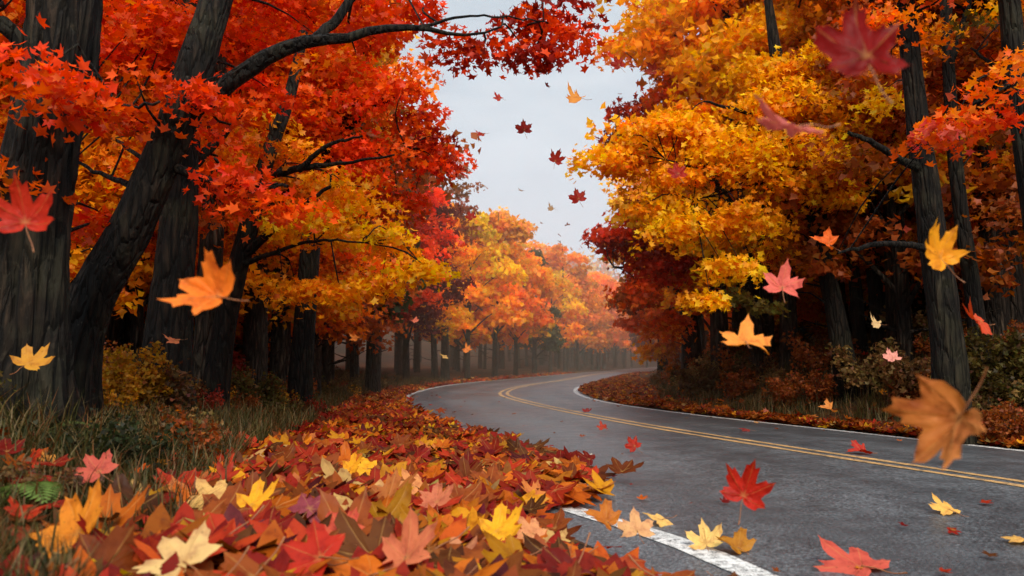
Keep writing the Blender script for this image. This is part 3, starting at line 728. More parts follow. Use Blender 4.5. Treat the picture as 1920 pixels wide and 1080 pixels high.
def rows(side, specs, palette, first_y):
    word = 'left' if side < 0 else 'right'
    for ri, (off, step) in enumerate(specs):
        y = first_y + tr_rng.random() * step
        while y < 190:
            yy = y + tr_rng.uniform(-.3, .3) * step; o = off + tr_rng.uniform(-.3, .3) * min(step, 4)
            x = (float(xL(yy)) - o) if side < 0 else (float(xR(yy)) + o)
            px, py, d = proj(np.array((x, yy, 3)))
            if -250 < px[0] < 2170 and d[0] > 5 and not (side > 0 and yy < 85 and x < .172 * yy + 1.6):
                far = yy > 34
                colr = tr_rng.choice(palette if not far else ['orange', 'golden', 'yellow', 'golden', 'orange', 'rust brown', 'yellow'])
                if side > 0 and yy < 36 and off < 12: colr = tr_rng.choice(['yellow', 'golden', 'yellow'])
                if yy > 62 and off > 12 and tr_rng.random() < .5: y += step * 1.45; continue
                P = (FAR if far else MID)[tr_rng.randrange(4)]
                dist = 'deep in the misty wood' if far else 'in the near wood'
                forest_tree(x, yy, colr, f'{colr} forest tree {dist} to the {word} of the road', f'{colr} trees {dist} to the {word}', P, (1.0 if yy < 34 else .95 if yy < 75 else 1.2) + .02 * ri)
            y += step * (1.0 if y < 60 else 1.45)
rows(-1, [(6.0, 4.6), (9.5, 5.5), (13.5, 6.0), (19, 7.5), (27, 9), (37, 12)], ['orange', 'flame orange', 'golden', 'rust brown', 'scarlet', 'dark red', 'yellow'], 11)
rows(1, [(2.4, 5.0), (5.5, 5.0), (9.0, 5.5), (13.5, 6.0), (19.5, 7.5), (28, 10)], ['golden', 'golden', 'yellow', 'golden', 'rust brown', 'orange', 'yellow'], 17)
LOW = [proto(381 + i, h, z0, rm, 120, 80, .11, T_TRI5, .45) for i, (h, z0, rm) in enumerate([(5.2, 1.1, 1.7), (4.2, .9, 1.5)])]
for i in range(34):
    sd = 1 if i % 3 else -1
    y = 12 + 24 * tr_rng.random(); c = tr_rng.choice(['golden', 'yellow', 'golden', 'orange', 'rust brown'])
    o_ = (float(wverge(y)) + 5.5 if sd < 0 else float(br(y)) + 4.5) + 8 * tr_rng.random()
    x = float(xL(y)) - o_ if sd < 0 else float(xR(y)) + o_
    w_ = 'left' if sd < 0 else 'right'
    forest_tree(x, y, c, f'low {c} young tree under the tall ones to the {w_} of the road', f'low {c} young trees under the {w_} wood', LOW[i % 2], 1.0)
for i, (px, Y, c) in enumerate([(1665, 17, 'golden'), (1705, 20, 'yellow'), (1760, 16, 'golden'), (1820, 19, 'orange'), (1865, 15.5, 'golden'), (1910, 18, 'yellow'), (1590, 21, 'golden'), (1480, 22, 'orange'), (1420, 20, 'golden'), (1790, 24, 'yellow'), (1700, 14, 'rust brown')]):
    p = at(px, 680, Y); forest_tree(p[0], Y, c, f'low {c} young tree filling the gaps between the trunks of the right bank', f'low {c} young trees between the right bank trunks', LOW[i % 2], 1.25)
for i, (px, Y, c) in enumerate([(165, 13, 'golden'), (215, 15, 'orange'), (260, 12.5, 'golden'), (480, 16, 'golden'), (545, 18, 'orange'), (20, 12, 'golden'), (610, 20, 'rust brown')]):
    p = at(px, 680, Y); forest_tree(p[0], Y, c, f'low {c} young tree filling the gaps between the trunks of the left bank', f'low {c} young trees between the left bank trunks', LOW[i % 2], 1.2)
# a few more on the right bank nearer than the rows, seen between the big trunks
for i, (x, y, c) in enumerate([(8.6, 13.5, 'golden'), (9.8, 16, 'rust brown'), (11.5, 14, 'orange'), (13.2, 18, 'golden'), (12.0, 21, 'rust brown'), (15, 23, 'golden'), (10.5, 11.0, 'rust brown')]):
    forest_tree(x, y, c, f'{c} slim tree standing back between the big trunks on the right bank', f'{c} slim trees behind the right bank trunks', MID[i % 4], .95)
for i, (x, y, c) in enumerate([(-7.2, 12.0, 'orange'), (-9.0, 15.0, 'golden'), (-6.4, 16.5, 'rust brown'), (-10.5, 19, 'orange'), (-8.2, 10.0, 'flame orange'), (-11.5, 13.5, 'golden')]):
    forest_tree(x, y, c, f'{c} slim tree standing back between the big trunks on the left bank', f'{c} slim trees behind the left bank trunks', MID[i % 4], .95)

# far wooded ridge (reads as one mass)
r = np.random.default_rng(77)
n = 900
fx = r.uniform(-190, 260, n); fy = r.uniform(190, 330, n); fz = H(fx, fy) + r.uniform(3, 10, n)
pal = np.array([ORG, ORR, GOLD, RUST, RED, YEL])
V, F, C = leaf_cloud(np.stack([fx, fy, fz], 1), np.full(n, 4.2), pal[r.integers(0, 6, n)] * r.uniform(.6, 1.0, (n, 1)), 40, 1.5, T_QUAD, r, flat=.9)
o = link('far_woods', new_mesh('far_woods', V, F, np.full(len(F), 3), cols=C), M_CROWN)
tag(o, 'distant autumn woods covering the ridge behind the last trees', 'woods', kind='stuff')

# ------------------------------------------------------------------ shrubs, grass, ferns
def shrub_proto(seed, h, w, n, leaf, nst=9):
    r = np.random.default_rng(seed); mb = MB(); SCn = []
    for i in range(nst):
        an = r.random() * 6.28; l = w * (.4 + .6 * r.random())
        e = np.array((math.cos(an) * l, math.sin(an) * l, h * (.55 + .5 * r.random())))
        mb.tube([(0, 0, -.1), e * (.4, .4, .65), e], [.012, .008, .003], 7, 4)
        for k in range(n):
            t = .35 + .65 * r.random(); SCn.append(e * (t, t, t) + r.normal(size=3) * (.12, .12, .08) * w)
    SCn = np.array(SCn); m = len(SCn)
    SV = np.ones((m, 3)) * (.6 + .7 * r.random((m, 1)))
    V, F, C = leaf_cloud(SCn, np.full(m, .17 * w + .03), SV * .6, 22, leaf, T_TRI5, r, flat=.8, tilt=.9)
    st = mb.mesh('stems'); st.materials.append(M_BARK_GREY)
    cr = new_mesh('leaves', V, F, np.full(len(F), 3), cols=np.clip(C * 1.66, 0, 1.6)); cr.materials.append(M_CROWN)
    return st, cr
SHR = [shrub_proto(401, .75, .6, 7, .07), shrub_proto(402, .55, .7, 8, .06), shrub_proto(403, 1.0, .55, 7, .075), shrub_proto(404, .42, .5, 7, .05)]
SAP = [shrub_proto(411, 2.3, 1.2, 12, .085, 13), shrub_proto(412, 1.8, 1.35, 12, .085, 13)]
SCOL = {'olive green': (.105, .078, .02), 'straw brown': (.27, .17, .06), 'rusty': (.30, .085, .022), 'brown': (.16, .08, .03), 'golden': (.46, .22, .02), 'red': (.30, .035, .018), 'orange': (.55, .14, .015), 'dark green': (.028, .034, .013)}
def shrub(x, y, c, k, s, label, group, pool=SHR):
    o = empty('shrub', (x, y, float(H(x, y)) - .03), tr_rng.random() * 6.28); o.scale = (s, s, s * tr_rng.uniform(.85, 1.15)); tag(o, label, 'shrub', group)
    st, cr = pool[k]; link('stems', st, None, o); link('leaves', cr, None, o, tuple(np.array(SCOL[c]) * tr_rng.uniform(.8, 1.25)))
for i in range(150):                # right bank
    t = i / 150; y = 7.2 + 30 * t ** 1.25 + tr_rng.uniform(-.4, .4); off = float(br(y)) + .45 + 4.0 * tr_rng.random() ** 1.1
    c = tr_rng.choice(['brown', 'brown', 'olive green', 'olive green', 'rusty', 'straw brown'])
    shrub(float(xR(y)) + off, y, c, tr_rng.randrange(4), tr_rng.uniform(.6, 1.05), f'{c} shrub tangled on the bank beyond the far edge line', f'{c} shrubs on the right bank')
for i in range(130):                # left bank
    t = i / 130; y = 3.9 + 25 * t ** 1.3 + tr_rng.uniform(-.4, .4); off = float(wverge(y)) + .35 + 3.4 * tr_rng.random()
    c = tr_rng.choice(['olive green', 'rusty', 'rusty', 'golden', 'brown', 'olive green', 'brown', 'straw brown', 'red'])
    x = float(xL(y)) - off
    shrub(x, y, c, tr_rng.choice([1, 3, 3, 0]), tr_rng.uniform(.45, .85) * (.7 if y < 6 else 1), f'{c} low shrub in the grass between the leaf drift and the left trees', f'{c} shrubs on the left bank')
for px, py, Y, s in ((225, 690, 7.6, .62), (262, 700, 8.2, .55), (205, 705, 7.2, .5), (245, 690, 8.0, .7)):
    p = at(px, py, Y); shrub(p[0], p[1], 'golden', 2, s, 'golden leaved bush between the leaning maple and the thick straight trunk', 'golden bushes behind the leaning maple')
for px, py, Y, s in ((215, 735, 4.9, .62), (170, 740, 4.8, .5), (240, 750, 5.2, .5)):
    p = at(px, py, Y); shrub(p[0], p[1], 'dark green', 1, s, 'dark mossy green shrub heaped at the foot of the old trunk', 'dark green shrubs by the old trunk')
for px, py, Y, s in ((1900, 690, 9.6, .7), (1870, 700, 10.2, .6)):
    p = at(px, py, Y); shrub(p[0], p[1], 'rusty', 0, s, 'rusty golden bush at the foot of the right edge trunks', 'golden bushes on the right bank')

for i in range(64):
    sd = -1 if i % 2 else 1
    y = 9 + 26 * tr_rng.random(); c = tr_rng.choice(['golden', 'golden', 'rusty', 'orange', 'brown'])
    o_ = (float(wverge(y)) + 4.2 if sd < 0 else float(br(y)) + 5) + 7 * tr_rng.random()
    x = float(xL(y)) - o_ if sd < 0 else float(xR(y)) + o_
    w_ = 'left' if sd < 0 else 'right'
    shrub(x, y, c, tr_rng.randrange(2), tr_rng.uniform(.8, 1.25), f'{c} understory sapling among the trunks to the {w_} of the road', f'{c} saplings among the {w_} trunks', SAP)

def grass(n, xs_, ys_, hh, cols, r):
    z = H(xs_, ys_) - .02
    an = r.random(n) * 6.28; ln = r.uniform(.15, .7, n) * hh
    k = 4
    V = np.zeros((n, 2 * k - 1, 3)); wd = .004 + .004 * r.random(n)
    px_, py_ = -np.sin(an), np.cos(an)
    for j in range(k):
        t = j / (k - 1); o_ = ln * t * t
        cx, cy, cz = xs_ + np.cos(an) * o_, ys_ + np.sin(an) * o_, z + hh * (t - .38 * t * t * (ln / hh + .2))
        w_ = wd * (1 - .75 * t)
        if j < k - 1:
            V[:, 2 * j] = np.stack([cx - px_ * w_, cy - py_ * w_, cz], 1); V[:, 2 * j + 1] = np.stack([cx + px_ * w_, cy + py_ * w_, cz], 1)
        else: V[:, 2 * j] = np.stack([cx, cy, cz], 1)
    f = np.array([[0, 1, 3], [0, 3, 2], [2, 3, 5], [2, 5, 4], [4, 5, 6]])
    F = f[None] + (np.arange(n) * 7)[:, None, None]
    return V.reshape(-1, 3), F.reshape(-1, 3), np.repeat(cols, 7, 0)
def grass_obj(name, n, side, label, r):
    y = 2.2 + 36 * r.random(n) ** 1.7
    if side < 0: x = xL(y) - wverge(y) - .05 - 4.2 * r.random(n) ** 1.3
    else: x = xR(y) + br(y) + .1 + 3.6 * r.random(n) ** 1.2
    clump = .5 + .5 * np.sin(x * 2.3 + np.sin(y * 1.7) * 2) * np.sin(y * 2.1 + x)
    keep = r.random(n) < .25 + .75 * clump
    x, y = x[keep], y[keep]; n = len(x)
    hh = r.uniform(.14, .5, n) * (.6 + .6 * clump[keep])
    pal = np.array([(.075, .075, .02), (.12, .105, .03), (.19, .14, .05), (.05, .055, .018), (.26, .19, .09), (.22, .09, .03)]) * 1.25
    c = pal[r.integers(0, 6, n)] * r.uniform(.45, .95, (n, 1)) * (.9 if side > 0 else .72)
    V, F, C = grass(n, x, y, hh, c, r)
    o = link(name, new_mesh(name, V, F, np.full(len(F), 3), cols=C), M_GRASS)
    tag(o, label, 'grass', kind='stuff')
grass_obj('grass', 95000, -1, 'olive and straw coloured grass along the foot of the left trees', np.random.default_rng(501))
grass_obj('grass', 60000, 1, 'dark dry grass on the bank beyond the far edge of the road', np.random.default_rng(502))

def fern(x, y, s, label, col, seed, z=None):
    r = np.random.default_rng(seed); parts = []; z0 = float(H(x, y)) - .02 if z is None else z
    root = empty('fern', (x, y, z0), 0); tag(root, label, 'fern', 'ferns at the left edge')
    for fI in range(9):
        an = r.random() * 6.28; l = s * r.uniform(.6, 1.0); n = 22
        t = np.linspace(.08, 1, n)
        P = np.stack([np.cos(an) * l * t * .9, np.sin(an) * l * t * .9, l * (1.05 * t - .85 * t * t)], 1)
        T = np.gradient(P, axis=0); side = np.cross(T, (0, 0, 1.0)); side /= np.linalg.norm(side, axis=1)[:, None] + 1e-9
        up = np.cross(side, T); up /= np.linalg.norm(up, axis=1)[:, None]
        wl = l * .24 * np.sin(np.pi * np.clip(t * .92 + .06, 0, 1)) ** .8
        Vs, Fs = [], []
        tn = T / np.linalg.norm(T, axis=1)[:, None]
        for i in range(n):
            for sg in (-1, 1):
                b = P[i]; e = b + side[i] * sg * wl[i] + tn[i] * wl[i] * .35 - up[i] * wl[i] * .15
                w = tn[i] * l * .02
                m_ = (b + e) / 2
                k = len(Vs); Vs += [b - w * .5, m_ - w + up[i] * .004, e, m_ + w + up[i] * .004]; Fs.append([k, k + 1, k + 2, k + 3])
        sp, sf = tube_arrays(P, np.full(n, .0035) * np.linspace(1, .4, n), 4)
        k = len(Vs); V = np.concatenate([np.array(Vs), sp]); F = np.concatenate([np.array(Fs), sf + k])
        c = np.array(col) * r.uniform(.7, 1.3)
        parts.append((V, F, np.tile(c, (len(V), 1))))
    for V, F, C in parts:
        link('frond', new_mesh('frond', V, F, np.full(len(F), 4), cols=np.clip(C, .004, 1)), M_GRASS, root)
for i, (px, py, Y, s, lab, col) in enumerate([
        (20, 905, 2.7, .42, 'broad green fern at the left edge beside the leaf drift', (.10, .15, .035)),
        (95, 880, 3.2, .34, 'purplish spiky fern next to the green one at the left edge', (.22, .11, .08)),
        (40, 800, 4.2, .40, 'dull green fern under the old trunk at the left edge', (.09, .11, .035)),
        (150, 840, 4.4, .34, 'bronze fern behind the purplish one near the left edge', (.2, .11, .035))]):
    d_ = ray(px, py); t_ = 1.5
    while t_ < 9 and (CAM + d_ * t_)[2] > float(H(*(CAM + d_ * t_)[:2])) + .12: t_ += .02
    p = CAM + d_ * t_; fern(p[0], p[1], s * 1.35, lab, col, 600 + i)

# ------------------------------------------------------------------ fallen leaves
LCOL = {'crimson': (.30, .018, .010), 'red': (.50, .040, .014), 'orange': (.66, .145, .012), 'rust': (.32, .07, .015), 'golden': (.76, .31, .015), 'cream': (.72, .42, .14), 'peach': (.66, .20, .05), 'plum': (.15, .022, .024), 'brown': (.15, .048, .014), 'coral': (.60, .09, .03)}
LNAM = list(LCOL); LP = np.array([.17, .15, .18, .23, .08, .018, .035, .03, .10, .012]); LP /= LP.sum()
LARR = np.array([LCOL[k] for k in LNAM])
r = np.random.default_rng(900)

def mound_z(x, y):
    return H(x, y)
# left drift
n = 8200
y = 1.0 + 31 * r.random(n) ** 2.0
u = r.random(n)
w = wverge(y) + .15
spill = np.interp(y, [0, 3, 5.2, 5.75, 6.5, 9, 12, 16, 20, 32], [-1.1, -1.0, -.75, .1, .80, .70, .40, .05, -.15, -.3])     # how far the drift reaches over the edge line
x = xL(y) + spill + .25 * np.sin(y * 2.6) * .5 + .12 * r.normal(size=n) - (w + spill) * u
lay = r.random(n)
zz = mound_z(x, y) + .004 + lay * .075 * np.interp(y, [0, 8, 20], [1, .9, .5])
on_road = (x > xL(y) - .42)
zz = np.where(on_road, np.maximum(road_z(x, y), 0) + .012 + lay * .05, zz)
D = dict(x=x, y=y, z=zz, lay=lay, tilt=.05 + .6 * r.random(n) ** 2.6, size=np.interp(y, [2, 5, 9], [.32, .28, .22]) * r.uniform(.6, 1.2, n), c=r.choice(len(LNAM), n, p=LP))
# scattered outliers over the paved edge near the camera, and further out
def add(D, x, y, z, lay, tilt, size, c):
    for k, v in dict(x=x, y=y, z=z, lay=lay, tilt=tilt, size=size, c=c).items(): D[k] = np.concatenate([D[k], v])
n = 40; y = r.uniform(2.8, 5.0, n); x = xL(y) - .55 - r.random(n) * .6 + .12 * r.normal(size=n)
add(D, x, y, np.where(x > xL(y) - .42, .02, H(x, y) + .02) + r.random(n) * .03, r.random(n), r.uniform(.05, .35, n), .2 * r.uniform(.6, 1.1, n), r.choice(len(LNAM), n, p=LP))
# right verge
n = 6500; y = 4 + 44 * r.random(n) ** 1.3; x = xR(y) + .12 + np.abs(r.normal(size=n)) * np.where(y < 16, .27, .42 * br(y) / .8) + .03
add(D, x, y, H(x, y) + .01 + r.random(n) * .05, r.random(n), r.uniform(.1, .7, n), .17 * r.uniform(.6, 1.1, n), r.choice(len(LNAM), n, p=LP))
D['c'][-6500:] = np.random.default_rng(8).choice(len(LNAM), 6500, p=[.06, .10, .26, .30, .10, .02, .06, .02, .08, 0])
# banks
n = 1500; y = 3 + 34 * r.random(n) ** 1.5; x = xL(y) - wverge(y) - 5.0 * r.random(n) ** 1.4
add(D, x, y, H(x, y) + .02 + r.random(n) * .10, r.random(n), r.uniform(.1, .9, n), .15 * r.uniform(.6, 1.1, n), r.choice(len(LNAM), n, p=LP))
n = 1300; y = 6 + 34 * r.random(n) ** 1.3; x = xR(y) + br(y) + .1 + 5.0 * r.random(n) ** 1.2
add(D, x, y, H(x, y) + .02 + r.random(n) * .12, r.random(n), r.uniform(.1, .9, n), .14 * r.uniform(.6, 1.1, n), r.choice(len(LNAM), n, p=LP))
n = 130; y = 3.5 + 22 * r.random(n) ** 1.4; x = np.where(r.random(n) < .7, xL(y) + np.abs(r.normal(size=n)) * .9, xR(y) - np.abs(r.normal(size=n)) * .5)
add(D, x, y, road_z(x, y) + .008, r.random(n), r.uniform(.05, .3, n), r.uniform(.03, .10, n), r.choice(len(LNAM), n, p=LP))
# inside the bend, far left verge
n = 2500; y = 26 + 50 * r.random(n); s_ = r.random(n) < .5
x = np.where(s_, xL(y) - .1 - np.abs(r.normal(size=n)) * .7, xR(y) + .1 + np.abs(r.normal(size=n)) * .9)
add(D, x, y, H(x, y) + .02, r.random(n), r.uniform(.1, .7, n), .22 * r.uniform(.7, 1.2, n), r.choice(len(LNAM), n, p=LP))

# hand placed leaves lying down: px, py, colour, size, tilt, mesh, label
SOL = CREAM
LYING = [
 (930, 1002, (.84, .40, .02), .245, .45, 1, 'big bright yellow maple leaf topmost on the drift near the white line', 2.4),
 (400, 940, (.66, .38, .12), .21, .5, 4, 'pale cream leaf standing up in the drift beside a yellow one', None),
 (470, 952, (.80, .36, .02), .23, .4, 1, 'golden yellow leaf touching the pale cream leaf in the drift', None),
 (345, 1058, (.66, .42, .17), .25, .35, 0, 'largest pale cream leaf lying flat at the bottom edge of the drift', None),
 (150, 1015, (.66, .21, .02), .30, 1.05, 2, 'very large blurred orange leaf standing upright at the near left of the drift', None),
 (580, 960, (.26, .05, .065), .24, .5, 3, 'dark plum leaf with raised lobes in the middle of the drift', None),
 (640, 1000, (.52, .075, .04), .20, .35, 0, 'coral pink leaf in front of the dark plum leaf', None),
 (690, 882, (.82, .38, .02), .21, .6, 4, 'yellow leaf, right one of two behind the middle of the drift', None),
 (655, 884, (.82, .36, .02), .19, .8, 1, 'yellow leaf, left one of two behind the middle of the drift', None),
 (780, 915, (.66, .26, .09), .21, .45, 4, 'peach leaf pointing at the yellow pair from the drift', None),
 (820, 948, (.52, .15, .075), .20, .6, 2, 'dusty pink leaf hanging over a dark hollow of the drift', None),
 (600, 1050, (.42, .025, .012), .25, .5, 0, 'deep red leaf at the bottom edge beside the largest cream one', None),
 (760, 1050, (.56, .15, .07), .24, .5, 6, 'salmon coloured leaf at the bottom edge of the drift', None),
 (1000, 1005, (.66, .28, .12), .16, .5, 4, 'peach leaf tucked beside the big bright yellow one', None),
 (1140, 985, (.50, .15, .02), .20, .8, 5, 'curled brown orange leaf standing on the white line', None),
 (1195, 998, (.70, .36, .16), .19, .3, 4, 'pale peach leaf lying across the white line', None),
 (1242, 976, (.78, .46, .14), .20, .35, 4, 'pale yellow leaf on the asphalt just past the white line', None),
 (1325, 1024, (.80, .50, .16), .20, .5, 1, 'cream yellow leaf on the white line touching a brown one', None),
 (1385, 1030, (.42, .17, .02), .21, .4, 5, 'brown gold leaf on the road touching the cream yellow one', None),
 (1618, 1064, (.55, .09, .06), .34, .25, 4, 'large coral red leaf lying on the road at the bottom edge', None),
 (1780, 958, (.78, .42, .10), .20, .4, 4, 'lone yellow leaf lying on the open asphalt near the right', None),
 (1918, 1015, (.70, .38, .10), .16, .3, 3, 'yellow leaf half cut by the right edge of the photo', None),
 (1052, 861, (.10, .06, .04), .18, .15, 3, 'dark brown leaf lying flat on the lane by the drift tip', None),
 (1098, 857, (.55, .50, .42), .17, .15, 0, 'pale grey leaf lying flat on the lane by the drift tip', None),
 (968, 822, (.22, .05, .03), .19, .4, 2, 'small dark leaf on the lane near the curve of the drift', None),
 (1620, 848, (.42, .035, .025), .26, .45, 5, 'red leaf on the far lane just beyond the yellow lines', None),
 (1402, 806, (.22, .03, .03), .18, .4, 3, 'tiny dark red leaf lying on the far lane', None),
 (1100, 773, (.28, .03, .03), .20, .4, 2, 'tiny dark leaf on the yellow lines at the bend', None),
 (185, 892, (.50, .09, .06), .19, 1.0, 0, 'red leaf caught upright in the grass at the left', 3.9),
 (52, 688, (.55, .24, .03), .22, .8, 1, 'yellow orange leaf at the foot of the old trunk', 4.6),
]
def place_leaf(name, me, loc, nrm, spin, size, col, label, group, stalk=True, cat='leaf'):
    o = bpy.data.objects.new(name, me); COL.objects.link(o)
    nv = Vector(nrm).normalized(); q = nv.to_track_quat('Z', 'Y')
    o.rotation_mode = 'QUATERNION'; o.rotation_quaternion = q @ Euler((0, 0, spin)).to_quaternion()
    o.location = loc; s = size / .22; o.scale = (s, s, s); o.color = (*col, 1)
    tag(o, label, cat, group)
    if stalk:
        c = bpy.data.objects.new('leaf_stalk', ME_STALK); COL.objects.link(c); c.parent = o
    return o
lr = random.Random(31)
def ground_hit(px, py):
    d = ray(px, py); t = .8
    while t < 60:
        p = CAM + d * t
        road_here = xL(p[1]) - .42 < p[0] < xR(p[1]) + .3
        h = max(float(road_z(p[0], p[1])), 0) + .02 if road_here else float(H(p[0], p[1])) + .15
        if p[2] < h: return p
        t += .01
    return p
feat = []
for px, py, col, size, tilt, k, lab, Y in LYING:
    p = at(px, py, Y) if (Y and Y < 2.3 or Y and Y > 3) else ground_hit(px, py)
    drift = p[0] < xL(p[1]) + .2 and Y is None or Y == 2.4
    z = p[2]
    a_ = lr.uniform(-.9, .9) - math.pi / 2     # tilt the upper face towards the camera
    nrm = (math.cos(a_) * tilt, math.sin(a_) * tilt - (.25 if drift else 0), 1)
    place_leaf('fallen_leaf', LEAF_ME[k], (p[0], p[1], z + tilt * .02), nrm, lr.uniform(-.8, .8) + (0 if k % 2 else .6), size, col, lab, 'maple leaves lying on the road and the drift')
    feat.append((p[0], p[1]))
feat = np.array(feat)

# pick the leaves that show largest
X, Y_, Z = D['x'], D['y'], D['z']
keepmask = np.ones(len(X), bool)
for fx_, fy_ in feat:      # keep the hand placed leaves uncovered
    near = ((X - fx_) ** 2 + ((Y_ - fy_) * .8) ** 2 < .13 ** 2) & (D['lay'] > .3)
    front_ = (abs(X - fx_) < .14) & (Y_ < fy_ - .02) & (Y_ > fy_ - .30) & (D['lay'] > .4)
    keepmask &= ~(near | front_)
keepmask &= (np.hypot(X, Y_) > 1.35)
pxs, pys, dd = proj(np.stack([X, Y_, Z], 1))
inf = (D['size'] > .11) & (pxs > -60) & (pxs < 1980) & (pys < 1140) & (pys > 560) & keepmask
score = np.where(inf & (Y_ < 9), D['size'] / dd * (.55 + .45 * (D['lay'] > .55)), 0)
order = np.argsort(-score); ind = []
for i in order:                        # topmost leaves lie beside one another, not stacked
    if score[i] <= 0 or len(ind) >= 275: break
    ok = True
    for j in ind:
        if (X[i] - X[j]) ** 2 + (Y_[i] - Y_[j]) ** 2 < (.36 * (D['size'][i] + D['size'][j])) ** 2: ok = False; break
    if ok: ind.append(i)
ind = np.array(ind)
isind = np.zeros(len(X), bool); isind[ind] = True
for i in ind:
    nm = LNAM[D['c'][i]]; a_ = r.random() * 6.28; t = D['tilt'][i]
    t = min(t, .34)
    nrm = (math.cos(a_) * t, math.sin(a_) * t - .36, 1)
    place = 'in the deep drift left of the white line' if X[i] < xL(Y_[i]) - .45 else 'on the paved edge by the white line'
    place_leaf('fallen_leaf', LEAF_ME[int(r.integers(0, 14))], (X[i], Y_[i], Z[i] + .03 + (1 - D['lay'][i]) * .05 + t * .04), nrm, r.random() * 6.28, D['size'][i], tuple(np.clip(LARR[D['c'][i]] * r.uniform(.36, .85), 0, .9)),
               f'{nm} maple leaf lying {place}', f'{nm} maple leaves {place}', stalk=dd[i] < 3.4)
rest = keepmask & ~isind
def litter(sel, name, label):
    idx = np.nonzero(sel)[0]; parts = []
    grp = r.integers(0, 4, len(idx))
    for gI in range(4):
        j = idx[grp == gI]; n = len(j)
        a_ = r.random(n) * 6.28; t = D['tilt'][j]
        nr = np.stack([np.cos(a_) * t, np.sin(a_) * t - .16, np.ones(n)], 1)
        C = np.stack([X[j], Y_[j], Z[j] + .008 + .03 * t], 1)
        cc = LARR[D['c'][j]] * r.uniform(.34, .9, (n, 1)) * np.stack([np.ones(n), 1 + r.normal(size=n) * .15, np.ones(n)], 1)
        parts.append(scatter(T_LIT[gI], C, nr, D['size'][j] * 1.05, np.clip(cc, .004, .9), r=r))
    V, F, C = join(parts)
    o = link(name, new_mesh(name, V, F, np.full(len(F), 3), cols=C), M_LEAF)
    tag(o, label, 'leaf litter', kind='stuff')
lm = D['x'] < xC(D['y'])
litter(rest & lm, 'leaf_litter', 'deep carpet of red and orange leaves along the left road edge')
litter(rest & ~lm, 'leaf_litter', 'narrow strip of rusty leaves along the far road edge and bank')

